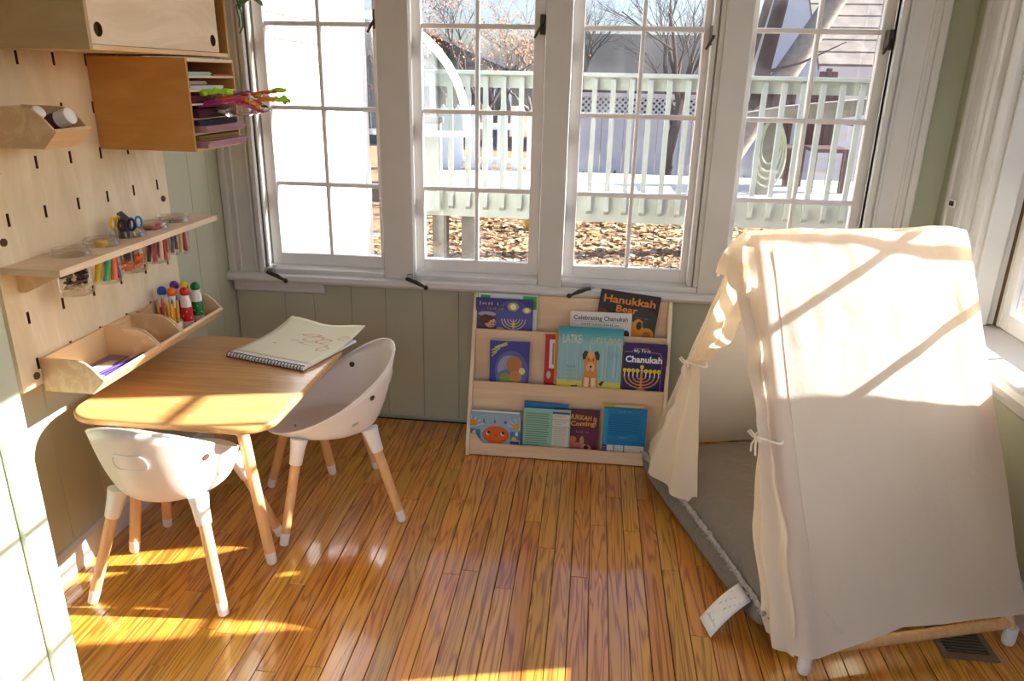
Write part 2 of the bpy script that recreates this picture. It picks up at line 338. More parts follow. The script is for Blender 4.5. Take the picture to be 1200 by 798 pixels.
# flat print: layered coloured shapes and lettering in the plane x right, z up, facing -y
class Art:
    def __init__(s): s.v = []; s.f = []; s.c = []; s.L = 0
    def poly(s, pts, c):
        s.L += 1; o = len(s.v); s.v += [(x, -0.00012*s.L, z) for x, z in pts]; s.f.append(list(range(o, o+len(pts)))); s.c.append(lin(c)); return s
    def rect(s, x0, z0, x1, z1, c): return s.poly([(x0, z0), (x1, z0), (x1, z1), (x0, z1)], c)
    def ell(s, x, z, rx, rz, c, n=18, a0=0, a1=2*pi): return s.poly([(x+rx*cos(a0+(a1-a0)*i/n), z+rz*sin(a0+(a1-a0)*i/n)) for i in range(n+(0 if a1-a0 > 6.28 else 1))], c)
    def line(s, pts, wd, c):
        s.L += 1
        for (x0, z0), (x1, z1) in zip(pts, pts[1:]):
            d = Vector((x1-x0, z1-z0)); l = d.length or 1e-6; n = Vector((-d.y, d.x))/l*wd/2; o = len(s.v); e = d/l*wd*.3
            s.v += [(x0-e.x+n.x, -.00012*s.L, z0-e.y+n.y), (x0-e.x-n.x, -.00012*s.L, z0-e.y-n.y), (x1+e.x-n.x, -.00012*s.L, z1+e.y-n.y), (x1+e.x+n.x, -.00012*s.L, z1+e.y+n.y)]
            s.f.append([o, o+1, o+2, o+3]); s.c.append(lin(c))
        return s
    def text(s, t, x, z, size, c, wide=None, bold=0, rot=0):
        cu = bpy.data.curves.new('t', 'FONT'); cu.body = t; cu.size = size; cu.offset = bold; cu.align_x = 'CENTER'; cu.resolution_u = 2
        o = bpy.data.objects.new('t', cu); me = o.to_mesh(); s.L += 1
        vs = [v.co.copy() for v in me.vertices]
        if vs:
            ww = max(v.x for v in vs)-min(v.x for v in vs); k = wide/ww if wide else 1; b = len(s.v)
            for v in vs:
                px, pz = v.x*k, v.y; s.v.append((x+px*cos(rot)-pz*sin(rot), -.00012*s.L, z+px*sin(rot)+pz*cos(rot)))
            for p in me.polygons: s.f.append([i+b for i in p.vertices]); s.c.append(lin(c))
        o.to_mesh_clear(); bpy.data.objects.remove(o); bpy.data.curves.remove(cu); return s
    def lines(s, x0, x1, z1, z0, n, c, h=.4, ragged=True):
        p = (z1-z0)/n
        for i in range(n):
            xe = x1-(random.random()*(x1-x0)*.12 if ragged else 0) if i < n-1 else x0+(x1-x0)*.6
            s.rect(x0, z1-i*p-p*h, xe, z1-i*p, c); s.L -= 1
        s.L += 1; return s
    def gibber(s, x, z, size, c, wide):
        # strokes the size of lettering too small to read
        n = max(4, int(wide/size*1.7)); p = wide/n; x0 = x-wide/2
        for i in range(n):
            if i % 6 == 5: continue
            h = size*(.72 if i % 4 else 1); s.rect(x0+i*p, z, x0+i*p+p*.28, z+h*.75, c); s.L -= 1
            if i % 2: s.rect(x0+i*p, z+h*.3, x0+i*p+p*.75, z+h*.42, c); s.L -= 1
        s.L += 1; return s
    def clip(s):
        f0 = [s.v[i] for i in s.f[0]]; X0, X1 = min(p[0] for p in f0), max(p[0] for p in f0); Z0, Z1 = min(p[2] for p in f0), max(p[2] for p in f0)
        nf = []; nc = []
        for f, c in zip(s.f, s.c):
            P = [s.v[i] for i in f]
            if all(X0 <= p[0] <= X1 and Z0 <= p[2] <= Z1 for p in P): nf.append(f); nc.append(c); continue
            for ax, lim, sg in ((0, X0, 1), (0, X1, -1), (2, Z0, 1), (2, Z1, -1)):
                Q = []
                for a, b in zip(P, P[1:]+P[:1]):
                    ia, ib = (a[ax]-lim)*sg >= 0, (b[ax]-lim)*sg >= 0
                    if ia: Q.append(a)
                    if ia != ib:
                        t = (lim-a[ax])/(b[ax]-a[ax]); Q.append(tuple(a[k]+(b[k]-a[k])*t for k in range(3)))
                P = Q
                if not P: break
            if len(P) > 2:
                o = len(s.v); s.v += P; nf.append(list(range(o, o+len(P)))); nc.append(c)
        s.f, s.c = nf, nc; return s
    def make(s, name, parent, off=(0, 0, 0), mat='print', T=None):
        me = bpy.data.meshes.new(name); T = T or Matrix.Translation(off)
        me.from_pydata([T @ Vector(p) for p in s.v], [], s.f); me.materials.append(M[mat])
        at = me.color_attributes.new('Col', 'FLOAT_COLOR', 'CORNER'); k = 0
        for p, c in zip(me.polygons, s.c):
            for i in p.loop_indices: at.data[i].color = (*c, 1)
        me.update(); o = bpy.data.objects.new(name, me); COL.objects.link(o); o.parent = parent; return o


# ================================================================== THE ROOM
XL, XR, YB, ZC, YN = -1.56, 1.335, 3.046, 2.62, -1.3
# ---- floor: oak strips, each a plank
fl = struct('floor', box((XL-.1, YN, -.06), (XR+.2, YB+.1, -.006)), M['gap'])
pw = .0585; x = XL-.02; i = 0
rng = random.Random(3)
while x < XR+.01:
    y = .3-rng.random()*.9
    while y < YB-.012:
        L = .5+rng.random()*1.1; y1 = min(y+L, YB-.012)
        if YB-.012-y1 < .2: y1 = YB-.012
        g = .0007+.0007*rng.random(); zt = -.0008*rng.random()
        a, b, c, d = x+g, y+.0006, x+pw-g, y1-.0006; e = .0012
        m = MB(); m.add([(a,b,-.008),(c,b,-.008),(c,d,-.008),(a,d,-.008),(a,b,zt-e),(c,b,zt-e),(c,d,zt-e),(a,d,zt-e),(a+e,b+e,zt),(c-e,b+e,zt),(c-e,d-e,zt),(a+e,d-e,zt)],
              [(0,1,5,4),(1,2,6,5),(2,3,7,6),(3,0,4,7),(4,5,9,8),(5,6,10,9),(6,7,11,10),(7,4,8,11),(8,9,10,11)])
        if y1 > .35: obj('plank', m, M['floor'], fl)
        y = y1
    x += pw
# ---- walls: tongue-and-groove panels
def panels(parent, spans, mk, mat):
    for a, b in spans: obj('panel', mk(a, b), mat, parent, bevel=.003, seg=1)
wl_ = struct('wall_left', box((XL-.12, YN, 0), (XL-.012, YB+.1, ZC)), M['sage'])
ys = [YN, -.9, -.5, -.1, .25, .6, .95, 1.3, 1.68, 1.83, 2.0, 2.2, 2.42, 2.60, 2.77, 2.91, YB-.002]
for a, b in zip(ys, ys[1:]): obj('panel', box((XL-.012, a+.0006, .002), (XL, b-.0006, ZC-.002)), M['sage'], wl_, bevel=.0018, seg=1)
wb = struct('wall_back', box((XL, YB+.012, -.02), (XR, YB+.13, .62)), M['sage'])
xs = [XL+.004, -1.335, -1.20, -1.03, -.875, -.71, -.55, -.35, -.17, .02, .2, .36, .52, .70, .86, 1.02, 1.2, XR-.002]
for a, b in zip(xs, xs[1:]): obj('panel', box((a+.0006, YB, .012), (b-.0006, YB+.012, .66)), M['sage'], wb, bevel=.0018, seg=1)
m = MB().box((XL, YB+.012, 2.42), (XR, YB+.13, ZC)).box((XL-.1, YB+.012, .6), (-1.42, YB+.13, ZC)).box((1.07, YB+.012, .6), (XR+.1, YB+.13, ZC)).box((XL, YB+.06, .6), (XR, YB+.13, .70))
obj('upper_framing', m, M['sage'], wb)
obj('panel', box((1.2, YB, .66), (XR-.002, YB+.012, ZC-.01)), M['sage'], wb)
wr = struct('wall_right', MB().box((XR, YN, 0), (XR+.1, YB+.1, .66)).box((XR, YN, 2.42), (XR+.1, YB+.1, ZC)).box((XR, 2.80, .66), (XR+.1, YB+.1, 2.42)).box((XR, YN, .66), (XR+.1, .60, 2.42)), M['sage'])
struct('ceiling', box((XL-.1, YN, ZC), (XR+.2, YB+.1, ZC+.05)), M['ceil'])
struct('baseboard_left', MB().prism([(XL, .001), (XL+.016, .001), (XL+.016, .085), (XL+.008, .098), (XL, .1)], 'y', 1.0, YB-.004), M['white'], smooth=False)
struct('baseboard_right', MB().prism([(XR, .001), (XR-.016, .001), (XR-.016, .10), (XR-.008, .115), (XR, .12)], 'y', YN, YB-.004), M['white'])
# ---- back windows
YS = 3.092; CX = [-1.118, -.479, .160, .801]; HW = .223; ZR = [.754, 1.054, 1.363, 1.683, 1.995, 2.305]
ZB, ZT = .70, 2.36
def window(name, c, extras=()):
    W = sempty(name, (c, YS, ZB))
    st = .044
    def part(nm, a, b, mat='whitew', bv=.004): return obj(nm, box(a, b), M[mat], W, bevel=bv)
    m = MB()
    for sx in (-1, 1): m.box((c+sx*HW, YS-.018, ZB), (c+sx*(HW+st), YS+.018, ZT))
    m.box((c-HW, YS-.018, ZB), (c+HW, YS+.018, ZR[0])); m.box((c-HW, YS-.018, ZR[5]), (c+HW, YS+.018, ZT))
    obj('sash_frame', m, M['whitew'], W, bevel=.004)
    part('muntin', (c-.008, YS-.014, ZR[0]), (c+.008, YS+.014, ZR[5]))
    for z in ZR[1:5]: part('muntin', (c-HW, YS-.0135, z-.009), (c+HW, YS+.0135, z+.009), bv=.003)
    for a, b in zip(ZR, ZR[1:]):
        for sx in (-1, 1):
            obj('pane', box((c+sx*.001, YS-.0015, a), (c+sx*HW, YS+.0005, b)), M['glass'], W)
    return W
def crank(W, x, z, y=3.0, sgn=1):
    k = obj('crank_handle', MB().tube([(x-.045*sgn, y-.012, z+.012), (x, y-.02, z), (x+.035*sgn, y-.025, z-.016)], [.007, .010, .006], 8).ball((x+.042*sgn, y-.026, z-.019), .011, 8, 6), M['bronze'], W, smooth=True)
    obj('crank_base', MB().box((x-.03*sgn-.012, y-.008, z+.004), (x-.03*sgn+.012, y+.05, z+.03)), M['steel'], W, bevel=.003)
def latch(W, x, z, y=3.04, s=1):
    obj('sash_latch', MB().box((x-.010, y-.015, z-.035), (x+.010, y+.03, z+.035)).tube([(x, y-.012, z), (x-.012*s, y-.03, z-.02), (x-.028*s, y-.034, z-.05)], [.007, .006, .005], 8), M['bronze'], W, bevel=.002)
WN = [window('window_%d' % (i+1), c) for i, c in enumerate(CX)]
crank(WN[0], -1.335, .672); crank(WN[1], -.72, .672); crank(WN[2], -.03, .668, sgn=-1)
latch(WN[0], -.868, 1.70); latch(WN[1], -.222, 1.69); latch(WN[2], .415, 1.66); latch(WN[3], 1.045, 1.655)
# frame boards, casings and stools
def trim(n, mb, mat='white', bv=.004, **k): return struct('trim_%d' % n, mb, M[mat], bevel=bv, **k)
n = 1
def moulded(x0, x1, sgn, y=3.0, z0=.665, z1=2.5, n=1):
    """casing with stepped beads; sgn = side the inner (opening) edge lies on"""
    m = MB(); wdt = x1-x0
    m.box((x0, y+.012, z0), (x1, YB+.012, z1))
    a, b = (x1, x0) if sgn > 0 else (x0, x1); d = -1 if sgn > 0 else 1
    m.box((a, y-.004, z0), (a+d*.022, YB, z1)); m.box((a+d*.030, y+.002, z0), (a+d*.044, YB, z1)); m.box((b, y, z0), (b-d*.03, YB, z1)); m.box((b-d*.045, y+.006, z0), (b-d*.060, YB, z1))
    return trim(n, m, bv=.005)
moulded(XL+.002, -1.395, 1, n=1)
moulded(1.055, 1.226, -1, n=2)
for k, (a, b) in enumerate([(-.864, -.735), (-.207, -.108), (.450, .549)]):
    m = MB().box((a, 3.002, .665), (b, YB+.012, 2.5)); trim(3+k, m)
m = MB()   # stops and reveals between mullions and sashes
for a, b in [(-1.40, -1.388), (-.848, -.836), (-.761, -.749), (-.209, -.197), (-.122, -.110), (.430, .442), (.519, .531), (1.071, 1.083)]:
    m.box((a, 3.03, ZB), (b, 3.13, ZT))
for a, b in [(-.836, -.761), (-.197, -.122), (.442, .519)]: m.box((a, 3.05, .66), (b, 3.15, 2.45))
m.box((-1.45, 3.05, .66), (-1.40, 3.15, 2.45)).box((1.083, 3.05, .66), (1.13, 3.15, 2.45))
m.box((-1.39, 3.03, ZT), (1.07, 3.15, 2.45))
trim(6, m)
m = MB().box((.408, 3.022, ZB), (.428, 3.07, ZT)).box((.432, 3.012, ZB), (.452, 3.07, ZT)); trim(7, m)
for k, (a, b) in enumerate([(-1.395, -.864), (-.735, -.207), (-.108, .450), (.549, 1.055)]):   # inner sills
    trim(8+k, MB().prism([(3.008, .667), (3.16, .667), (3.16, .71), (3.03, .70), (3.008, .698)], 'x', a+.001, b-.001))
trim(12, MB().prism([(2.972, .655), (2.978, .672), (2.988, .678), (3.05, .678), (3.05, .640), (2.985, .640), (2.976, .645)], 'x', XL+.003, XR-.003), bv=0)
trim(13, MB().prism([(3.016, .640), (3.044, .640), (3.044, .583), (3.03, .583), (3.016, .592)], 'x', -1.55, -1.14), bv=.003)
# ---- right wall: two windows in a deep reveal, an added third out of view, stool, casings
XW = 1.478
ZR2 = [.76, 1.06, 1.37, 1.69, 2.0, 2.30]
def rwindow(name, c, hw=.223):
    W = sempty(name, (XW, c, ZB)); st = .042
    m = MB()
    for sy in (-1, 1): m.box((XW-.018, c+sy*hw, ZB), (XW+.018, c+sy*(hw+st), ZT))
    m.box((XW-.018, c-hw, ZB), (XW+.018, c+hw, ZR2[0])); m.box((XW-.018, c-hw, ZR2[5]), (XW+.018, c+hw, ZT))
    obj('sash_frame', m, M['whitew'], W, bevel=.004)
    obj('muntin', box((XW-.014, c-.008, ZR2[0]), (XW+.014, c+.008, ZR2[5])), M['whitew'], W, bevel=.003)
    for z in ZR2[1:5]: obj('muntin', box((XW-.0135, c-hw, z-.009), (XW+.0135, c+hw, z+.009)), M['whitew'], W, bevel=.003)
    for a, b in zip(ZR2, ZR2[1:]):
        for sy in (-1, 1): obj('pane', box((XW-.001, c+sy*.001, a), (XW+.001, c+sy*hw, b)), M['glass'], W)
    return W
W5 = rwindow('window_5', 2.405); W6 = rwindow('window_6', 1.735); W7 = rwindow('window_7', .98)  # the nearest one is added out of view for more bounced light
obj('weather_strip', MB().box((1.452, 2.684, .70), (1.4595, 2.699, 2.3)), M['slot'], W5)
m = MB().box((XR-.02, 2.77, .69), (XR+.01, 2.945, 2.5)).box((XR-.028, 2.80, .69), (XR, 2.83, 2.5)).box((XR-.028, 2.915, .69), (XR, 2.943, 2.5)).box((XR-.024, 2.845, .69), (XR, 2.86, 2.5))
trim(14, m, bv=.005)
trim(15, MB().box((XR+.0, 2.70, .70), (XR+.17, 2.80, 2.42)).box((XR+.02, 2.684, .70), (XR+.09, 2.70, 2.42)).box((XR+.12, 2.665, .70), (XR+.17, 2.70, 2.42)))       # far jamb
trim(16, MB().box((XR-.02, 2.0, .69), (XR+.17, 2.14, 2.42)).box((XR-.02, 1.245, .69), (XR+.17, 1.47, 2.42)).box((XR-.02, .55, .69), (XR+.17, .715, 2.42)))   # mullion and near jamb
trim(17, MB().box((XR-.02, .5, 2.34), (XR+.17, 2.95, 2.5)))
trim(18, MB().prism([(XR-.095, .655), (XR-.09, .675), (XR-.08, .682), (XR+.20, .70), (XR+.20, .63), (XR-.085, .63)], 'y', .5, 2.96), bv=0)
trim(19, MB().prism([(XR-.022, .63), (XR-.002, .63), (XR-.002, .56), (XR-.014, .56), (XR-.022, .57)], 'y', .52, 2.93), bv=.003)
k = thing('latch_plate', 'small white metal latch plate with dark marks on the right window casing', 'latch', (XR-.028, 2.875, 1.10))
obj('plate', box((XR-.033, 2.845, 1.085), (XR-.0285, 2.89, 1.115)), M['plastic'], k, bevel=.003)
obj('catch', MB().box((XR-.040, 2.856, 1.092), (XR-.033, 2.862, 1.108)).box((XR-.040, 2.870, 1.092), (XR-.033, 2.876, 1.108)).box((XR-.038, 2.856, 1.098), (XR-.033, 2.876, 1.102)), M['black'], k)
# ---- open sage door at the left edge
d = sempty('door_1', (-1.17, .85, 0))
obj('leaf', box((-1.21, .42, .01), (-1.172, 1.298, 2.05)), M['sagedoor'], d, bevel=.003)
obj('stile', box((-1.172, 1.228, .01), (-1.160, 1.298, 2.05)), M['sagedoor'], d, bevel=.003)
obj('stile', box((-1.172, .42, .01), (-1.160, .53, 2.05)), M['sagedoor'], d, bevel=.003)
obj('rail', box((-1.172, .53, .01), (-1.160, 1.226, .16)), M['sagedoor'], d, bevel=.003)
obj('rail', box((-1.172, .53, 1.93), (-1.160, 1.226, 2.05)), M['sagedoor'], d, bevel=.003)
# ---- floor register
v = thing('floor_register', 'brown metal floor vent with black slots under the tent near the right wall', 'vent', (1.12, 1.84, 0))
obj('frame', MB().box((1.045, 1.775, .0), (1.195, 1.797, .006)).box((1.045, 1.885, .0), (1.195, 1.907, .006)).box((1.045, 1.797, 0), (1.062, 1.885, .006)).box((1.178, 1.797, 0), (1.195, 1.885, .006)), M['vent'], v, bevel=.001)
obj('duct', box((1.062, 1.797, .0002), (1.178, 1.885, .0008)), M['black'], v)
for i in range(7): obj('slat', box((1.062, 1.8045+i*.0125, .001), (1.178, 1.808+i*.0125, .005)), M['vent'], v)

# ================================================================== OUTSIDE
ZG = -.6
struct('ground', box((-30, 3.3, ZG-.1), (30, 60, ZG)), M['ground'])
m = MB(); rng = random.Random(11)
leafc = [lin(c) for c in ('c99a63', 'a9783f', 'd8b98a', '8a5a30', 'e3cda6')]
mats = [cm(c, .8) for c in ('a67c50', '86602f', 'b8986a', '604020', 'c4ac86')]
for i in range(9000):
    x, y = rng.uniform(-3, 4), 7.75+rng.random()**1.2*4.6
    a = rng.random()*2*pi; s = rng.uniform(.03, .07); t = rng.uniform(-.5, .5); m.cur = rng.randrange(5)
    ca, sa = cos(a)*s, sin(a)*s; z = ZG+.01+rng.random()*.03
    m.add([(x-ca, y-sa, z), (x+sa*.6, y-ca*.6, z+s*t), (x+ca, y+sa, z+.01), (x-sa*.6, y+ca*.6, z-s*t*.2+.01)], [(0, 1, 2, 3)])
o = obj('fallen_leaves', m, mats); tag(o, 'tan and brown fallen leaves covering the ground outside', 'leaves', kind='stuff')
# house wing with clapboards
wg = struct('wall_wing', box((-1.9, 3.2, ZG), (-1.72, 5.6, 3.2)), M['siding'])
z = ZG
while z < 3.1:
    obj('siding_board', MB().prism([(-1.72, z), (-1.690, z), (-1.714, z+.128), (-1.72, z+.128)], 'y', 3.2, 4.95), M['siding'], wg); z += .126
obj('corner_board', box((-1.72, 4.95, ZG), (-1.69, 5.62, 3.2)), M['siding'], wg, bevel=.005)
# glazed canopy on the wing
g = thing('curved_porch_canopy', 'white curved-top glazed canopy beside the pale green deck railing', 'canopy', (-1.45, 5.75, 0))
arc = [(-1.69+.74*sin(t), 1.10+.80*cos(t)) for t in [i*pi/2/10 for i in range(11)]]
for y in (5.66,): 
    m = MB(); m.tube([(a, y, b) for a, b in arc], .03, 8); obj('arch_frame', m, M['siding'], g, smooth=True)
m = MB(); arc2 = [(a-.02, b-.02) for a, b in arc]; m.prism([(-1.69, 1.10)]+arc2[::-1], 'y', 5.67, 5.69); obj('glazing', m, thin_glass('canopy_glass', (.75, .80, .82), .2, .05), g)
obj('bottom_bar', box((-1.70, 5.65, 1.07), (-.93, 5.71, 1.11)), M['siding'], g)
# deck
dk = thing('wooden_deck', 'pale painted raised deck with a green fascia behind the windows', 'deck', (1.2, 6.85, ZG))
for i in range(12):
    y = 6.13+i*.125; obj('deck_board', box((-1.6, y, .575), (4.5, y+.118, .61)), M['deckfloor'], dk)
obj('fascia_board', box((-1.6, 6.085, .40), (4.5, 6.125, .615)), M['deckpaint'], dk)
for x in (-1.27, -1.02, .95, 2.6, 4.3): obj('post', box((x-.06, 6.13, ZG), (x+.06, 6.25, .42)), M['postgrey'], dk)
rl = thing('deck_railing', 'pale green deck railing with evenly spaced square balusters', 'railing', (1.2, 6.08, .47))
obj('top_rail', box((-1.6, 6.02, 1.515), (4.5, 6.17, 1.545)), M['deckpaint'], rl, bevel=.004)
obj('rail_board', box((-1.6, 6.09, 1.42), (4.5, 6.125, 1.515)), M['deckpaint'], rl)
x = -1.44
bal = None
while x < 4.4:
    o = obj('baluster', MB().prism([(6.048, .49), (6.084, .46), (6.084, 1.5), (6.048, 1.5)], 'x', x-.019, x+.019), M['deckpaint'], rl); x += .1415
obj('newel_post', box((-1.36, 6.0, .45), (-1.24, 6.12, 1.14)), M['deckpaint'], rl)
obj('post_cap', box((-1.38, 5.98, 1.14), (-1.22, 6.14, 1.19)), M['postgrey'], rl, bevel=.01)
# back picket rail of the deck seen between the balusters
pk = thing('picket_fence', 'white picket fence along the far deck edge, seen between the green balusters', 'fence', (-.9, 7.68, .61))
obj('rail', box((-1.6, 7.66, 1.0), (-.55, 7.69, 1.06)), M['siding'], pk); obj('rail', box((-1.6, 7.66, .66), (-.55, 7.69, .72)), M['siding'], pk)
for i in range(7):
    x = -1.58+i*.15; obj('picket', MB().prism([(x, .61), (x+.1, .61), (x+.1, 1.16), (x+.05, 1.23), (x, 1.16)], 'y', 7.63, 7.66), M['siding'], pk)
# deck chairs, dark red
def deckchair(x, y, hh, label):
    c = thing('deck_chair', label, 'chair', (x, y, .61), 'dark red chairs on the deck')
    for k in range(5):
        xx = x-.13+k*.053; h = hh-.026*(k-2)**2
        obj('back_slat', box((xx, y+.2, .95), (xx+.051, y+.23, h)), M['maroon'], c, bevel=.008)
    obj('seat', box((x-.15, y-.25, .95), (x+.15, y+.2, .98)), M['maroon'], c)
    for sx in (-1, 1):
        for yy in (-.22, .17): obj('leg', box((x+sx*.13-.02, y+yy, .612), (x+sx*.13+.02, y+yy+.05, .95)), M['maroon'], c)
        obj('armrest', box((x+sx*.155-.02, y-.28, 1.17), (x+sx*.155+.02, y+.24, 1.195)), M['maroon'], c)
deckchair(1.62, 6.95, 1.56, 'dark red slatted deck chair behind the railing, farther from the white garage')
deckchair(2.0, 6.95, 1.63, 'dark red slatted deck chair behind the railing, nearer the white garage')
# hose hung from a grey post with a cross beam
hp = thing('hose_post', 'weathered grey post with a long cross beam in front of the garage', 'post', (1.40, 6.5, .61))
obj('post', box((1.36, 6.47, .612), (1.47, 6.54, 1.2)), M['postgrey'], hp, bevel=.01)
obj('cross_beam', MB().prism([(1.18, 1.19), (1.18, 1.27), (1.5, 1.33), (2.3, 1.42), (2.3, 1.30), (1.6, 1.20)], 'y', 6.36, 6.46), M['barkl'], hp, bevel=.01)
m = MB()
for k in range(4):
    w_, h_, yy = .07+.018*k, .20+.035*k, 6.33-.008*k
    m.tube([(1.40+w_*sin(t), yy, 1.22-h_+h_*cos(t)*(1 if cos(t) > 0 else .7)) for t in [2*pi*i/20 for i in range(20)]], .009, 6, close=True)
tag(obj('garden_hose', m, M['hose'], smooth=True), 'pale green garden hose coiled in loops hanging from the cross beam', 'hose')
o = obj('toy_ball', MB().ball((-.78, 10.6, ZG+.12), (.17, .12, .12)), M['yellow'], smooth=True); tag(o, 'yellow plastic toy lying in the fallen leaves', 'toy')
# white garage with shingled roof
ga = thing('garage', 'white clapboard garage with grey shingled roof behind the deck', 'garage', (6, 15.5, ZG))
obj('wall', MB().box((3.55, 13, ZG), (10, 19, 1.85)), M['garage'], ga)
obj('gable_wall', MB().prism([(13, 1.85), (19, 1.85), (16, 4.6)], 'x', 3.55, 3.7), M['garage'], ga)
z = ZG
while z < 1.75:
    obj('siding_board', MB().prism([(12.95, z), (13, z), (13, z+.19), (12.985, z+.19)], 'x', 3.55, 10), M['garage'], ga); z += .19
obj('roof', MB().prism([(12.75, 1.66), (16, 4.68), (19.25, 1.66), (19.25, 1.72), (16, 4.78), (12.75, 1.75)], 'x', 3.4, 10.2), M['roofgrey'], ga)
for i in range(16):
    t0, t1 = i/16, (i+1.35)/16
    y0, z0, y1, z1 = 12.73+3.27*t0, 1.77+3.03*t0, 12.73+3.27*t1, 1.77+3.03*t1
    obj('shingle_course', MB().prism([(y0, z0), (y1, z1), (y1, z1+.015), (y0-.012, z0+.026)], 'x', 3.38, 10.2), M['roofgrey'], ga)
obj('eave_board', box((3.4, 12.7, 1.6), (10.2, 12.76, 1.76)), M['siding'], ga)
obj('window_shutter', box((4.48, 12.9, .3), (4.62, 12.95, 1.25)), M['maroon'], ga); obj('window_pane', box((4.66, 12.92, .3), (5.4, 12.96, 1.25)), M['shadowglass'], ga)
obj('gable_vent', MB().prism([(15.6, 3.1), (16.4, 3.1), (16.4, 3.6), (16, 3.9), (15.6, 3.6)], 'x', 3.5, 3.55), M['shadowglass'], ga)
# lattice topped fence, shed wall and shrubs beyond the deck
lf = thing('lattice_fence', 'white board fence with a diagonal lattice top beyond the deck', 'fence', (.8, 14, ZG))
for i in range(18): obj('fence_board', box((-.9+i*.2, 14, ZG), (-.9+i*.2+.192, 14.03, .86)), M['lattice'], lf)
obj('lattice_backing', box((-.9, 14.06, .86), (2.7, 14.08, 1.22)), M['shadowglass'], lf)
m = MB()
for i in range(-4, 36):
    for s in (1, -1):
        x0 = -.9+i*.1; a = (x0, .86); b = (x0+s*.36, 1.22)
        if min(a[0], b[0]) < -.9 or max(a[0], b[0]) > 2.7: continue
        m.prism([(a[0]-.02, a[1]), (a[0]+.02, a[1]), (b[0]+.02, b[1]), (b[0]-.02, b[1])], 'y', 14.02-.01*s, 14.03-.01*s)
tag(obj('lattice', m, M['lattice'], lf), kind='stuff')
obj('cap_rail', box((-.9, 13.98, 1.2), (2.7, 14.08, 1.27)), M['lattice'], lf)
for x, lab in ((-.35, 'dark green shrub at the left end of the lattice fence'), (.55, 'dark green shrub at the fence foot just left of the dark tree trunk'), (1.75, 'dark green shrub at the fence foot right of the dark tree trunk')):
    m = MB()
    for k in range(420):
        p = Vector((max(-.4, min(.4, rng.gauss(0, .25))), rng.gauss(0, .08), abs(rng.gauss(0, .16)))); s = .045
        q = Vector((rng.uniform(-1, 1), rng.uniform(-1, 1), rng.uniform(-1, 1))).normalized()*s; r_ = q.orthogonal().normalized()*s*.7
        c = Vector((x, 13.5, ZG+.08))+p; m.add([c-q, c-r_, c+q, c+r_], [(0, 1, 2, 3)])
    tag(obj('shrub', m, M['shrub']), lab, 'shrub', 'shrubs along the lattice fence')
# far houses
def farhouse(x0, x1, y, zw, zr, label, wm, rm, ridge_x=None):
    h = thing('house', label, 'house', ((x0+x1)/2, y+2, ZG))
    obj('wall', box((x0, y, ZG), (x1, y+5, zw)), wm, h)
    if ridge_x is None: obj('roof', MB().prism([(y-.3, zw), (y+2.5, zr), (y+5.3, zw)], 'x', x0-.3, x1+.3), rm, h)
    else: obj('roof', MB().prism([(x0-.4, zw), ((x0+x1)/2, zr), (x1+.4, zw)], 'y', y-.3, y+5), rm, h)
    for k in range(2):
        xa = x0+(x1-x0)*(.25+.4*k); f = obj('window', box((xa, y-.05, .5), (xa+.8, y, 1.5)), M['siding'], h); obj('pane', box((xa+.07, y-.07, .57), (xa+.73, y-.05, 1.43)), M['shadowglass'], h and f)
farhouse(-1.0, 6.5, 24, 1.45, 2.9, 'long low house with a dark brown shingled roof beyond the lattice fence', plain('brown_wall', '6b5a55', .8, .1), M['roofdark'])
farhouse(-7.5, -3.2, 24, 1.75, 2.75, 'grey-blue house with a dark gable roof behind the picket fence', plain('slate_wall', '3f4250', .8, .1), M['roofdark'], 1)
# trees
def tree(name, label, base, h, r, seed, lean=(0, 0), mat='bark', depth=5, group=None, spread=.5, leaf=None):
    R = random.Random(seed); t = thing(name, label, 'tree', base, group)
    trunk = MB(); limbs = MB(); twigs = MB(); lv = MB()
    def grow(p, d, L, r, k):
        n = 4; pts = [p]; rs = [r]; q = p.copy(); dd = d.copy()
        for i in range(n):
            dd = (dd+Vector((R.gauss(0, .10), R.gauss(0, .10), R.gauss(.02, .07)))).normalized(); q = q+dd*(L/n); pts.append(q.copy()); rs.append(r*(1-.4*(i+1)/n))
        (trunk if k == 0 else limbs if k < 3 else twigs).tube(pts, rs, 8 if k < 2 else 5 if k < 3 else 3, cap=k == 0)
        if k >= depth:
            if leaf and R.random() < leaf:
                for _ in range(2):
                    c = q+Vector((R.gauss(0, .1), R.gauss(0, .1), R.gauss(0, .1))); a = Vector((R.gauss(0, 1), R.gauss(0, 1), R.gauss(0, 1))).normalized()*.022; b = a.orthogonal().normalized()*.014; lv.add([c-a, c-b, c+a, c+b], [(0, 1, 2, 3)])
            return
        for j in range(4 if k != 1 else 3):
            f = R.uniform(.45, 1); i0 = min(n-1, int(f*n)); st = pts[i0].lerp(pts[i0+1], f*n-i0)
            ax = Vector((R.gauss(0, 1), R.gauss(0, 1), R.gauss(0, .4))).normalized()
            nd = (dd+ax*spread*R.uniform(.7, 1.5)).normalized(); grow(st, nd, L*R.uniform(.5, .75), r*(1-.4*f)*R.uniform(.45, .7), k+1)
    grow(Vector(base), Vector((lean[0], lean[1], 1)).normalized(), h*.42, r, 0)
    obj('trunk', trunk, M[mat], t, smooth=True); tag(obj('limbs', limbs, M[mat], t, smooth=True), kind='stuff'); tag(obj('twigs', twigs, M[mat], t), kind='stuff')
    if lv.f: tag(obj('leaves', lv, cm('b4764a', .8), t), kind='stuff')
    return t
tree('bare_tree', 'bare tree with a dark trunk rising in front of the lattice fence', (1.15, 12.4, ZG), 4.6, .11, 4, depth=5)
tree('bare_tree', 'slim bare tree with crossing branches behind the left half of the lattice fence', (-.45, 15.5, ZG), 4.4, .10, 9, depth=6)
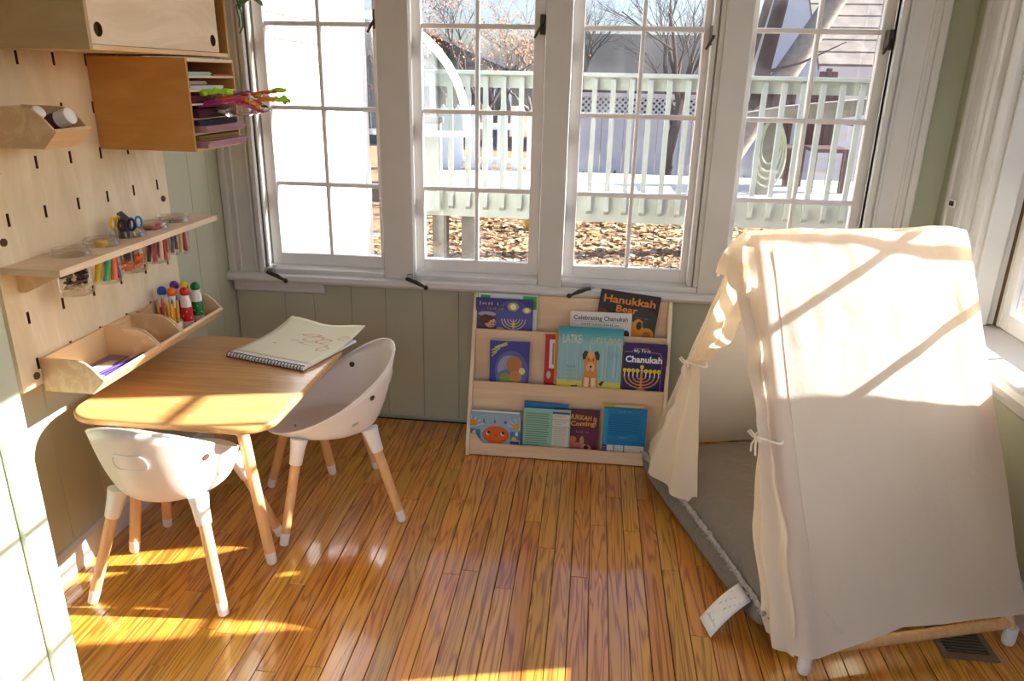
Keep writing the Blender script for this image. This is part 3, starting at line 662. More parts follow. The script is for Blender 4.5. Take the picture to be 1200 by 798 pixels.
tree('bare_tree', 'bare tree with russet twigs behind the white picket fence', (-2.0, 12.6, ZG), 4.0, .09, 21, depth=6, leaf=.3)
tree('bare_tree', 'spreading bare tree with russet twigs in front of the slate house', (-4.2, 17.5, ZG), 4.6, .10, 33, leaf=.4)
tree('bare_tree', 'pale bare tree beyond the railing, between the picket fence and the lattice fence', (-1.5, 18.5, ZG), 5.0, .10, 41, mat='barkl', depth=6)
tree('bare_tree', 'tall bare tree in front of the long brown house', (2.0, 18.5, ZG), 5.2, .13, 52, depth=5)
lt = thing('leaning_tree', 'thick grey tree trunk leaning across the garage gable', 'tree', (1.35, 9.6, ZG))
obj('trunk', MB().tube([(1.35, 9.6, ZG), (1.45, 9.6, .0), (1.68, 9.6, .7), (2.08, 9.62, 1.4), (2.42, 9.65, 2.0), (2.78, 9.7, 2.65), (3.3, 9.75, 3.7)], [.2, .17, .15, .14, .13, .12, .1], 12), M['barkl'], lt, smooth=True)
obj('limb', MB().tube([(1.9, 9.6, 1.1), (1.92, 9.55, 1.7), (2.0, 9.5, 2.3), (2.15, 9.5, 3.4)], [.10, .09, .08, .06], 10), M['bark'], lt, smooth=True)
obj('limb', MB().tube([(1.95, 9.5, 1.62), (2.3, 9.4, 1.72), (2.75, 9.35, 1.95)], [.02, .014, .006], 6), M['bark'], lt, smooth=True)

# ================================================================== PEGBOARD WALL
def plate(mb, P, u0, u1, v0, v1, holes):
    """a board with holes: P(u, v, k) gives the point, k = 0 front, 1 back"""
    us = sorted({u0, u1} | {h[1]-h[3] for h in holes} | {h[1]+h[3] for h in holes}); vs = sorted({v0, v1} | {h[2]-h[4] for h in holes} | {h[2]+h[4] for h in holes})
    us = [a for i, a in enumerate(us) if i == 0 or a-us[i-1] > 1e-6]; vs = [a for i, a in enumerate(vs) if i == 0 or a-vs[i-1] > 1e-6]
    def hole(a, b, c, d):
        for h in holes:
            if abs((a+b)/2-h[1]) < h[3] and abs((c+d)/2-h[2]) < h[4]: return h
    def wall(p, q, e=1):
        mb.cur = e; mb.add([P(*p, 0), P(*q, 0), P(*q, 1), P(*p, 1)], [(0, 1, 2, 3)]); mb.cur = 0
    for a, b in zip(us, us[1:]):
        for c, d in zip(vs, vs[1:]):
            h = hole(a, b, c, d)
            if h is None:
                for k in (0, 1): mb.add([P(a, c, k), P(b, c, k), P(b, d, k), P(a, d, k)], [(0, 1, 2, 3)])
            elif h[0] == 'circ':
                n = 6; cs = [(a, c), (b, c), (b, d), (a, d)]
                for q in range(4):
                    a0 = -3*pi/4+q*pi/2; arc = [(h[1]+h[3]*.97*cos(a0+pi/2*i/n), h[2]+h[4]*.97*sin(a0+pi/2*i/n)) for i in range(n+1)]
                    for k in (0, 1): mb.add([P(*cs[q], k), P(*cs[(q+1) % 4], k)]+[P(*p, k) for p in arc[::-1]], [tuple(range(n+3))])
                    for p, r in zip(arc, arc[1:]): wall(p, r)
            else:
                for p, q in (((a, c), (b, c)), ((b, c), (b, d)), ((b, d), (a, d)), ((a, d), (a, c))): wall(p, q)
    for p, q in (((u0, v0), (u1, v0)), ((u1, v0), (u1, v1)), ((u1, v1), (u0, v1)), ((u0, v1), (u0, v0))): wall(p, q, 0)
    return mb
PX = -1.5
pb = thing('pegboard', 'large birch plywood pegboard with rows of dark slots on the left wall', 'pegboard', (-1.53, 2.1, .665))
cols = [1.7603+i*.13812 for i in range(6)]; rows = [1.1238-j*.13279 for j in range(-6, 4)]
holes = [('rect', y, z, .0050, .0170) for y in cols for z in rows]
obj('board', plate(MB(), lambda u, v, k: (PX-.018*k, u, v), 1.69, 2.512, .665, 2.02, holes), [M['ply'], M['slot']], pb)  # slot walls coloured dark, standing for the shade inside the slots
obj('batten', MB().box((-1.556, 1.692, .668), (-1.519, 1.73, 2.0)), M['plyh'], pb); obj('batten', box((-1.556, 2.47, .668), (-1.519, 2.51, 2.0)), M['plyh'], pb)
obj('slot_shade_sheet', box((-1.557, 1.731, .70), (-1.545, 2.469, 2.0)), M['slot'], pb)  # dark sheet added behind the slots as their inner shade
for y, z in ((1.728, 1.072), (2.474, 1.072), (1.745, .695)): obj('screw_cap', MB().tube([(PX-.001, y, z), (PX+.004, y, z)], .0105, 12), M['slot'], pb)
# cabinet
cb = thing('wall_cabinet', 'birch plywood wall cabinet with sliding door and round finger holes', 'cabinet', (-1.35, 2.11, 1.54))
X1 = -1.197
obj('side_panel', box((PX+.001, 1.758, 1.541), (X1, 1.770, 2.05)), M['cabsheer'], cb, bevel=.001); obj('side_panel', box((PX+.001, 2.455, 1.541), (X1, 2.467, 2.05)), M['cabside'], cb, bevel=.001)
obj('bottom_panel', box((PX+.001, 1.770, 1.541), (X1, 2.455, 1.553)), M['plyh'], cb, bevel=.001); obj('back_panel', box((PX+.001, 1.77, 1.553), (PX+.008, 2.455, 2.05)), M['cabside'], cb)
obj('top_panel', box((PX+.001, 1.77, 2.03), (X1, 2.455, 2.05)), M['plyh'], cb)
obj('sliding_door', plate(MB(), lambda u, v, k: (X1-.004-.010*k, u, v), 1.772, 2.405, 1.5545, 2.028, [('circ', 1.806, 1.588, .0175, .0175), ('circ', 2.371, 1.588, .0175, .0175)]), [M['plylight'], M['slot']], cb)
for yy in (1.806, 2.371): obj('finger_hole_shade', MB().tube([(X1-.0245, yy, 1.587), (X1-.0145, yy, 1.587)], .022, 16), M['slot'], cb)  # dark discs behind the holes, like the dark hole walls, stand for shade
# paper sorter
ps = thing('paper_sorter', 'orange-brown plywood paper sorter with six slots under the wall cabinet', 'shelf unit', (-1.35, 2.326, 1.268))
X2 = -1.193; ya, yb = 2.175, 2.478
obj('side_panel', box((PX+.001, ya, 1.268), (X2, ya+.010, 1.534)), M['cabside'], ps, bevel=.001); obj('side_panel', box((PX+.001, yb-.010, 1.268), (X2, yb, 1.534)), M['cabside'], ps, bevel=.001)
obj('top_panel', box((PX+.001, ya+.010, 1.524), (X2, yb-.010, 1.534)), M['plyh'], ps); obj('bottom_panel', box((PX+.001, ya+.010, 1.268), (X2, yb-.010, 1.276)), M['plyh'], ps)
obj('back_panel', box((PX+.001, ya+.01, 1.276), (PX+.007, yb-.01, 1.524)), M['cabside'], ps)
SH = [1.3205, 1.364, 1.4055, 1.444, 1.4835]
for z in SH: obj('divider_shelf', box((PX+.007, ya+.010, z-.005), (X2-.001, yb-.010, z)), M['plyedge'], ps)
def papers(label, z, th, yA, yB, x1, c, n=4, top=None):
    t = thing('paper_stack', label, 'paper', ((x1-1.47)/2, (yA+yB)/2, z), 'papers in the sorter')
    R = random.Random(int(z*1e4)+int(yA*1e3))
    for i in range(n):
        d = R.uniform(-.006, .006); obj('sheet', box((-1.47, yA+R.uniform(0, .004), z+th*i/n+.0003), (x1+d, yB-R.uniform(0, .004), z+th*(i+1)/n)), cm(top if top and i == n-1 else c, .8), t)
papers('pale teal papers in the topmost slot of the sorter', 1.4837, .012, 2.19, 2.33, -1.20, 'a9c4b4')
papers('red and pink card lying at the far side of the topmost slot', 1.4837, .005, 2.335, 2.46, -1.196, 'c46a5a', 2)
papers('pink-brown pad in the second slot of the sorter', 1.459, .010, 2.19, 2.30, -1.20, 'b99a92')
papers('white and lilac sheets at the bottom of the second slot', 1.4443, .012, 2.19, 2.40, -1.195, 'cdd3da', 4)
papers('maroon papers in the third slot of the sorter', 1.4058, .022, 2.19, 2.36, -1.198, '5a1f2a', 5)
papers('dark wine-red papers in the fourth slot of the sorter', 1.3643, .024, 2.19, 2.42, -1.18, '42121f', 5)
papers('black and navy papers on top in the fifth slot', 1.3415, .016, 2.19, 2.44, -1.185, '22222e', 4)
papers('mauve pink card stack under the black papers', 1.3208, .020, 2.20, 2.46, -1.165, 'a97e84', 5)
papers('tan and olive papers on top in the lowest slot', 1.298, .014, 2.19, 2.44, -1.18, '8f6f34', 4)
papers('dusty pink card stack at the bottom of the lowest slot', 1.2763, .020, 2.20, 2.46, -1.160, 'b08790', 5)
# fuzzy craft stems in a clear bag
cs = thing('craft_stem_bundle', 'clear bag of neon green, orange and pink fuzzy craft stems sticking out of the sorter', 'craft stems', (-1.08, 2.30, 1.395))
R = random.Random(5)
specs = [('a6e02a', (-1.20, 2.25, 1.432), (-1.14, 2.26, 1.45), (-1.10, 2.26, 1.436), .011), ('a6e02a', (-1.06, 2.30, 1.425), (-1.00, 2.32, 1.452), (-.955, 2.32, 1.448), .008), ('9fe23a', (-1.05, 2.30, 1.415), (-.99, 2.31, 1.425), (-.94, 2.31, 1.416), .010), ('8fd028', (-.965, 2.31, 1.43), (-.945, 2.315, 1.42), (-.965, 2.31, 1.408), .007),
         ('e2502a', (-1.15, 2.26, 1.42), (-1.08, 2.29, 1.43), (-1.02, 2.29, 1.405), .008), ('f08a1e', (-1.08, 2.29, 1.415), (-1.03, 2.30, 1.425), (-.985, 2.30, 1.418), .008), ('e03a3a', (-1.09, 2.29, 1.43), (-1.02, 2.31, 1.44), (-.965, 2.32, 1.446), .006), ('e23a8a', (-1.22, 2.26, 1.405), (-1.15, 2.28, 1.415), (-1.06, 2.29, 1.41), .007), ('c43aa0', (-1.21, 2.25, 1.395), (-1.14, 2.27, 1.41), (-1.08, 2.28, 1.42), .006), ('d8437e', (-1.10, 2.28, 1.41), (-1.05, 2.29, 1.395), (-1.02, 2.29, 1.380), .006), ('8a4fb0', (-1.20, 2.30, 1.435), (-1.12, 2.32, 1.43), (-1.07, 2.32, 1.44), .006), ('e7a81e', (-1.07, 2.28, 1.42), (-1.04, 2.29, 1.41), (-1.03, 2.29, 1.395), .009), ('2a2a33', (-1.10, 2.285, 1.41), (-1.03, 2.295, 1.40), (-1.01, 2.30, 1.398), .005), ('d9d2e0', (-1.20, 2.33, 1.41), (-1.12, 2.34, 1.43), (-1.02, 2.34, 1.43), .006)]
for c, a, b, d_, r in specs:
    pts = []; rr = []
    for i in range(15):
        t = i/14; p = Vector(a)*(1-t)**2+Vector(b)*2*t*(1-t)+Vector(d_)*t*t; pts.append(p+Vector((0, R.uniform(-.002, .002), R.uniform(-.002, .002)))); rr.append(.85*r*(.75+.4*R.random())*(.5 if i in (0, 14) else 1))
    obj('fuzzy_stem', MB().tube(pts, rr, 7), cm(c, .9), cs, smooth=True)
m = MB()
def bag(u, v):
    a = 2*pi*v; x = -1.19+.20*u; r = .02+.025*sin(pi*min(1, u*.9+.15))
    n_ = noise.noise(Vector((u*9, cos(a)*2, sin(a)*2)))*.012
    return (x, 2.30+(r+n_)*1.2*cos(a), 1.405+(r+n_)*sin(a)*.8)
m.grid(bag, 14, 18); obj('clear_bag', m, thin_glass('clear_bag_film', (.97, .97, .98), .16, .12), cs, smooth=True)
# bins
def bin_(label, y0, y1, z0):
    b = thing('bin', label, 'bin', (-1.42, (y0+y1)/2, z0), 'plywood bins on the pegboard')
    prof = [(0, 0), (.138, 0), (.180, .043), (.172, .054), (.150, .078), (.132, .092), (.112, .098), (0, .100)]
    pr = [(PX+.001+a, z0+c) for a, c in prof]; t = .008
    for a, c in ((y0+.001, y0+t), (y1-t, y1-.001)): obj('side_panel', MB().prism(pr, 'y', a, c), M['plyh'], b, bevel=.001, seg=1)
    obj('front_panel', MB().prism([(PX+.135, z0), (PX+.144, z0-.001), (PX+.185, z0+.042), (PX+.178, z0+.050)], 'y', y0+.0012, y1-.0012), M['plyh'], b, bevel=.001, seg=1)
    obj('bottom_panel', box((PX+.001, y0+t, z0), (PX+.138, y1-t, z0+.008)), M['plyh'], b)
    obj('back_panel', box((PX+.001, y0+t, z0+.008), (PX+.009, y1-t, z0+.098)), M['plyh'], b)
    return b
bin_('small plywood bin holding white-capped paint bottles, highest on the pegboard', 1.75, 1.888, 1.307)
bin_('wide lower plywood bin holding flat booklets, nearest the near edge of the pegboard', 1.765, 2.049, .64)
bin_('narrow empty plywood bin between the booklet bin and the marker bin', 2.051, 2.186, .64)
bin_('lower plywood bin holding crayons and dot markers, nearest the window', 2.188, 2.462, .64)
def bottle(label, c, p, q, cap='f0eeea', r=.018):
    p, q = Vector(p), Vector(q); t = thing('paint_bottle', label, 'bottle', p, 'paint bottles in the top bin'); d = (q-p).normalized(); L = (q-p).length
    obj('body', MB().tube([p, p+d*L*.62, p+d*L*.70], [r, r, r*.7], 16), cm(c, .35), t, smooth=True)
    obj('cap', MB().tube([p+d*L*.70, p+d*L*.985, q], [r*.98, r*.95, r*.8], 16), cm(cap, .35), t, smooth=True)
bottle('purple paint bottle with round white cap facing out of the top bin', '4a2440', (-1.448, 1.845, 1.345), (-1.335, 1.842, 1.385), r=.022)
bottle('green paint bottle with white cap lying behind the purple one', '1f7a58', (-1.455, 1.788, 1.336), (-1.37, 1.780, 1.398), r=.017)
# booklets and pen in the wide bin
bk = thing('activity_booklet', 'thin booklet with purple and brown cover lying flat in the wide bin', 'booklet', (-1.425, 1.95, .649))
obj('pages', box((-1.478, 1.84, .649), (-1.372, 2.03, .653)), M['paper'], bk)
a = Art().rect(0, 0, .105, .188, '9a7a6a')
for k in range(26): a.rect(R.uniform(0, .08), R.uniform(0, .16), R.uniform(.02, .105), R.uniform(.03, .188), R.choice(['8a6a8a', 'b58a6a', 'c8b8b8', '6a4a3a', 'a5523a', 'd3c7bd', 'a07a5a']))
a.rect(.078, 0, .105, .188, 'cfc6dc').rect(.082, .02, .1, .16, '6a52a0').rect(0, 0, .105, .02, 'e8e2e4')
a.make('cover_art', bk, T=Matrix.Translation(Vector((-1.478, 1.841, .6533))-SHIFT[bk.name]) @ Matrix(((1, 0, 0, 0), (0, 0, 1, 0), (0, -1, 0, 0), (0, 0, 0, 1))))
pn = thing('pen', 'dark purple pen lying on the booklet in the wide bin', 'pen', (-1.39, 1.93, .656))
obj('barrel', MB().tube([(-1.40, 1.86, .660), (-1.372, 1.99, .662)], .0045, 10), cm('3c2a86', .3), pn, smooth=True); obj('pen_cap', MB().tube([(-1.372, 1.99, .662), (-1.362, 2.035, .663)], .0052, 10), cm('2a1c60', .3), pn, smooth=True)
# dot markers
mk = None
def dotmarker(name, c, x, y):
    t = thing('dot_marker', '%s dot marker bottle with round cap standing in the marker bin' % name, 'marker', (x, y, .649), 'dot markers')
    obj('body', MB().lathe([(.0175, .0), (.019, .004), (.019, .070), (.0175, .076)], 18, (x, y, .649)), cm(c, .3), t, smooth=True)
    obj('wrap_label', MB().lathe([(.0192, .004), (.0192, .026)], 18, (x, y, .649), cap=False), cm('d9cdbd', .5), t, smooth=True)
    m = MB()
    for k in range(9):
        an = k*.7+.3; m.ball((x+.0188*cos(an), y+.0188*sin(an), .649+.03+(k*7 % 5)*.008), .0028, 6, 4)
    obj('dots', m, cm('e8d080', .4), t)
    obj('neck', MB().lathe([(.0178, .076), (.0178, .098), (.0145, .106), (.0145, .118)], 18, (x, y, .649)), M['plastic'], t, smooth=True)
    obj('round_cap', MB().ball((x, y, .649+.128), (.0165, .0165, .0175), 16, 10), cm(c, .3), t, smooth=True)
for a_ in (('blue', '1f4fb0', -1.461, 2.328), ('orange', 'f0701c', -1.422, 2.322), ('red', 'cf1f2a', -1.383, 2.334), ('purple', '6a2a9a', -1.460, 2.405), ('yellow', 'f0cc28', -1.421, 2.400), ('green', '1a7a3e', -1.382, 2.405)): dotmarker(*a_)
bx = thing('crayon_box', 'small open white card box holding crayons in the marker bin', 'box', (-1.41, 2.225, .649))
m = MB().box((-1.46, 2.20, .649), (-1.362, 2.202, .70)).box((-1.46, 2.262, .649), (-1.362, 2.264, .70)).box((-1.46, 2.202, .649), (-1.458, 2.262, .70)).box((-1.364, 2.202, .649), (-1.362, 2.262, .695)).box((-1.46, 2.2, .649), (-1.362, 2.264, .651)); obj('walls', m, cm('e8dfd2', .7), bx)
CR = [('grey-blue', '5a6070', -1.482, 2.200), ('pale pink', 'd9a08a', -1.470, 2.203), ('peach', 'e0b08a', -1.475, 2.212), ('orange', 'e0a030', -1.415, 2.222), ('black', '22201e', -1.402, 2.236), ('red', 'c8302a', -1.398, 2.215), ('yellow-orange', 'e8a83a', -1.386, 2.226), ('dark green', '1f5a40', -1.380, 2.246), ('gold', 'd9a83a', -1.372, 2.218), ('blue', '2a4a8a', -1.371, 2.254)]
for i, (nm, c, x, y) in enumerate(CR):
    t = thing('crayon', nm+' crayon standing in the crayon box', 'crayon', (x, y, .652), 'crayons'); h = .104+.016*((i*7) % 4)/3; h = .074 if i < 3 else h
    dx, dy = R.uniform(-.006, .006), R.uniform(-.004, .004); top = Vector((x+dx, y+dy, .652+h))
    obj('wrapper', MB().tube([(x, y, .652), top], .0046, 10), cm('d9a23a' if nm not in ('peach', 'pale pink', 'red') else c, .6), t, smooth=True)
    obj('tip', MB().tube([top, top+Vector((0, 0, .004)), top+Vector((0, 0, .016))], [.0046, .0042, .0012], 10), cm(c, .5), t, smooth=True)
# shelf with hanging jars
JY = [1.868, 2.000, 2.131, 2.262, 2.392]; JX = -1.424
sh = thing('jar_shelf', 'pale plywood shelf with round holes holding five glass jars on the pegboard', 'shelf', (-1.42, 2.115, .94))
obj('board', plate(MB(), lambda u, v, k: (v, u, 1.012-.018*k), 1.70, 2.53, PX+.001, -1.337, [('circ', y, JX, .047, .047) for y in JY]), [M['plylight'], M['plyh']], sh)
for y in (1.752, 2.455): obj('bracket', MB().prism([(PX+.001, .993), (-1.375, .993), (-1.375, .982), (PX+.02, .934), (PX+.001, .934)], 'y', y-.006, y+.006), M['plyh'], sh)
JL = ['jar of dark buttons and shells, nearest the near end of the shelf', 'jar of fat green, orange and purple markers, second from the near end', 'jar of scissors and orange craft foam in the middle of the shelf', 'jar of mixed crayons and ribbon, second from the window', 'jar of coloured pencils, nearest the window']
jar0 = thing('glass_jar', 'clear glass '+JL[0], 'jar', (JX, JY[0], .90), 'hanging glass jars', rot=(0, 0, 0))
obj('body', MB().lathe([(.030, .0), (.040, .002), (.0445, .010), (.0445, .085), (.044, .106)], 28, cap=False), M['jar'], jar0, smooth=True)
obj('base', MB().lathe([(.038, .0005), (.038, .004)], 24), M['jar'], jar0, smooth=True)
obj('neck', MB().lathe([(.044, .106), (.0435, .113), (.0435, .129)], 28, cap=False), M['jar'], jar0, smooth=True)
m = MB()
for z, r in ((.1155, .0490), (.121, .0475), (.129, .0455)): m.tube([(r*cos(2*pi*i/28), r*sin(2*pi*i/28), z) for i in range(28)], .0030, 6, close=True)
obj('rim', m, thin_glass('jar_rim_glass', (.93, .94, .93), .12, .03), jar0, smooth=True)
for y, l in zip(JY[1:], JL[1:]): dup(jar0, (JX, y, .90), None, 'clear glass '+l)
R = random.Random(9); m = MB(); cols_ = [cm(c, .5) for c in ('2a2630', '4a3a52', 'd9c7a8', '8a4a2a', '3a5a62', '6a7a84')]
for i in range(90):
    m.cur = (2 if i < 24 else R.choice([0, 0, 1, 3, 4, 5])); an = R.random()*6.28; r = .034*sqrt(R.random()); m.ball((JX+r*cos(an), JY[0]+r*sin(an), .910+i*.0007+R.random()*.004), (R.uniform(.005, .009), R.uniform(.005, .009), .004), 7, 4)
o = obj('craft_bits', m, cols_, smooth=True); tag(o, 'dark buttons and pale shells filling the nearest glass jar', 'buttons', kind='stuff')
def stick(name, label, cat, group, c, p, q, r, tipc=None, n=10):
    p, q = Vector(p), Vector(q); t = thing(name, label, cat, p, group); d = q-p
    obj('barrel', MB().tube([p, p+d*.72], r, n), cm(c, .4), t, smooth=True); obj('cap', MB().tube([p+d*.72, p+d*.74, p+d*.97, q], [r, r*1.08, r*.95, r*.5], n), cm(tipc or c, .4), t, smooth=True)
y2 = JY[1]
for nm, c, dx, dy, ex, ey in (('yellow', 'e6c02a', -.010, -.030, .002, -.012), ('green', '2aa86a', .016, -.026, .018, .004), ('orange', 'f0702a', .026, -.004, .020, .022), ('purple', '5a2a9a', .026, .018, .004, .030)):
    stick('fat_marker', 'fat %s marker in the second glass jar' % nm, 'marker', 'markers in the second jar', c, (JX+dx, y2+dy, .908), (JX+ex, y2+ey, 1.000), .0095)
o = obj('yellow_sharpener', MB().box((JX-.01, y2-.012, 1.005), (JX+.014, y2+.012, 1.024)), cm('e6c02a', .4), bevel=.003); tag(o, 'small yellow block on top of the markers in the second jar', 'eraser')
stick('fat_marker', 'fat white marker leaning under the yellow block in the second jar', 'marker', 'markers in the second jar', 'd8d4cc', (JX-.022, y2+.016, .908), (JX-.004, y2+.004, 1.004), .009)
y3 = JY[2]
def scissors(label, c, dx, dy, yaw, z=1.035):
    t = thing('scissors', label, 'scissors', (JX+dx, y3+dy, .915), 'scissors in the middle jar', rot=(0, 0, yaw))
    zz = z-.915
    for s in (-1, 1):
        obj('handle_loop', MB().tube([(s*.013+.010*cos(2*pi*i/16), s*.002, zz+.020+.017*sin(2*pi*i/16)) for i in range(16)], .0036, 7, close=True), cm(c, .4), t, smooth=True)
        obj('blade', MB().prism([(s*.008-.003, zz), (s*.008+.004, zz), (-s*.004+.001, .0), (-s*.004-.001, .0)], 'y', s*.001, s*.001+.0014), M['steel'], t)
scissors('scissors with blue handles standing in the middle jar', '1f86b8', .018, .018, radians(60), 1.03)
scissors('scissors with black handles standing in the middle jar', '1c1a20', .010, -.012, radians(35), 1.028)
scissors('scissors with yellow handles standing in the middle jar', 'e0b81a', -.022, -.016, radians(80), 1.035)
o = obj('grey_card', MB().prism([(JX-.026, .93), (JX+.006, .93), (JX+.014, 1.065), (JX-.012, 1.088), (JX-.028, 1.08)], 'y', y3+.003, y3+.006), cm('6d6268', .8)); tag(o, 'folded grey card standing among the scissors in the middle jar', 'card')
m = MB()
for i in range(22):
    an = R.random()*6.28; r = .018+.016*R.random(); c = Vector((JX+r*cos(an), y3+r*sin(an), .912+R.random()*.035)); a_ = Vector((R.gauss(0, 1), R.gauss(0, 1), R.gauss(0, .3))).normalized()*.012; b_ = a_.orthogonal().normalized()*.008; m.add([c-a_-b_, c+a_-b_, c+a_+b_, c-a_+b_], [(0, 1, 2, 3)])
o = obj('orange_craft_foam', m, cm('e8763a', .7), solid=.002); tag(o, 'orange craft foam scraps at the bottom of the middle jar', 'foam', kind='stuff')
for jy, gname, cl, nm in ((JY[3], 'sticks in the fourth jar', ['c83a2a', 'e0a030', '6a5a52', 'd86a8a', '8a8a6a', 'e0c060', '4a3a4a', 'b03a5a', 'e8d8c8'], 'crayon stub'), (JY[4], 'pencils in the fifth jar', ['b83a4a', '3a7a5a', '4a3a32', 'e09a4a', 'c84a6a', '5a6a8a', 'd8b080'], 'coloured pencil')):
    words = {'c83a2a': 'red', 'e0a030': 'amber', '6a5a52': 'brown', 'd86a8a': 'pink', '8a8a6a': 'olive', 'e0c060': 'pale yellow', '4a3a4a': 'dark plum', 'b03a5a': 'crimson', 'e8d8c8': 'cream', 'b83a4a': 'red', '3a7a5a': 'green', '4a3a32': 'dark brown', 'e09a4a': 'orange', 'c84a6a': 'rose', '5a6a8a': 'slate blue', 'd8b080': 'tan'}
    for i, c in enumerate(cl):
        an = 2*pi*i/len(cl)+.3; r = .031
        stick(nm.replace(' ', '_'), '%s %s standing in the glass jar %s' % (words[c], nm, 'second from the window' if jy == JY[3] else 'nearest the window'), nm.split()[-1] if nm != 'crayon stub' else 'crayon', gname, c, (JX+r*cos(an), jy+r*sin(an), .907), (JX+(r-.004)*cos(an+.3), jy+(r-.004)*sin(an+.3), .985+.012*(i % 3)), .0062, n=8)
m = MB()
for k in range(5):
    m.tube([(JX+(.012+.005*k)*cos(.5*i+k), JY[3]+(.012+.005*k)*sin(.5*i+k), 1.002+.004*k+.003*sin(i*1.3)) for i in range(9)], .0045, 6)
    m.cur = k % 3
o = obj('ribbon_coil', m, [cm('d8506a', .6), cm('b8324a', .6), cm('3a4a3a', .6)], smooth=True); tag(o, 'coiled red and pink ribbon on top of the fourth jar', 'ribbon')
# trailing vine at the cabinet's far end
vn = thing('trailing_vine', 'thin green vine with one leaf trailing beside the wall cabinet', 'plant', (-1.19, 2.49, 1.60))
obj('stem', MB().tube([(-1.19, 2.47, 2.045), (-1.17, 2.50, 1.85), (-1.175, 2.50, 1.73), (-1.16, 2.50, 1.68), (-1.158, 2.50, 1.64), (-1.172, 2.50, 1.615)], .003, 6), M['leafgreen'], vn, smooth=True)
obj('stem', MB().tube([(-1.176, 2.50, 1.70), (-1.168, 2.50, 1.66), (-1.17, 2.50, 1.635)], .0025, 6), M['leafgreen'], vn, smooth=True)
m = MB(); m.grid(lambda u, v: (-1.168+.085*u, 2.49+(v-.5)*.06*sin(pi*min(1, u*.85+.1)), 1.700+.03*sin(pi*u)-.5*(v-.5)**2*.1+.01*u), 8, 6); obj('leaf', m, M['leafgreen'], vn, smooth=True, solid=.002)

# ================================================================== TABLE AND CHAIRS
def rrect(x0, y0, x1, y1, r, n=8):
    pts = []
    for cx, cy, a0 in ((x1-r, y1-r, 0), (x0+r, y1-r, pi/2), (x0+r, y0+r, pi), (x1-r, y0+r, 3*pi/2)):
        pts += [(cx+r*cos(a0+pi/2*i/n), cy+r*sin(a0+pi/2*i/n)) for i in range(n+1)]
    return pts
TB = thing('play_table', 'low oak-topped play table with rounded corners under the pegboard bins', 'table', (-1.19, 2.16, 0))
obj('tabletop', MB().prism(rrect(-1.498, 1.792, -.874, 2.53, .095), 'z', .527, .55), M['oak'], TB, bevel=.008, seg=3, smooth=50)
def leg(parent, top, foot, sock=.34, r=.0165, tip=.13):
    top, foot = Vector(top), Vector(foot); d = foot-top
    l = obj('leg', MB().tube([top+d*sock, foot-d*tip*.9], [r*1.04, r*.95], 14), M['beech'], parent, smooth=True)
    obj('foot_cap', MB().tube([foot-d*tip, foot-d*.012, foot], [r*.98, r*.9, r*.62], 14), M['plastic'], l, smooth=True)
    return l
for sx, sy in ((1, -1), (1, 1), (-1, -1), (-1, 1)):
    fx = -.962 if sx > 0 else -1.435; fy = 1.926 if sy < 0 else 2.508
    top = (fx-sx*.075, fy-sy*.03+(-.0), .52)
    l = leg(TB, top, (fx, fy, 0), .05, .018, .085)
    obj('leg_bracket', MB().tube([(top[0]-sx*.10, top[1], .519), (top[0]-sx*.04, top[1], .505), (top[0]+sx*.008, top[1], .455)], [.018, .021, .0215], 12).box((top[0]-.06, top[1]-.04, .517), (top[0]+.05, top[1]+.04, .5265)), M['plastic'], TB, smooth=True)
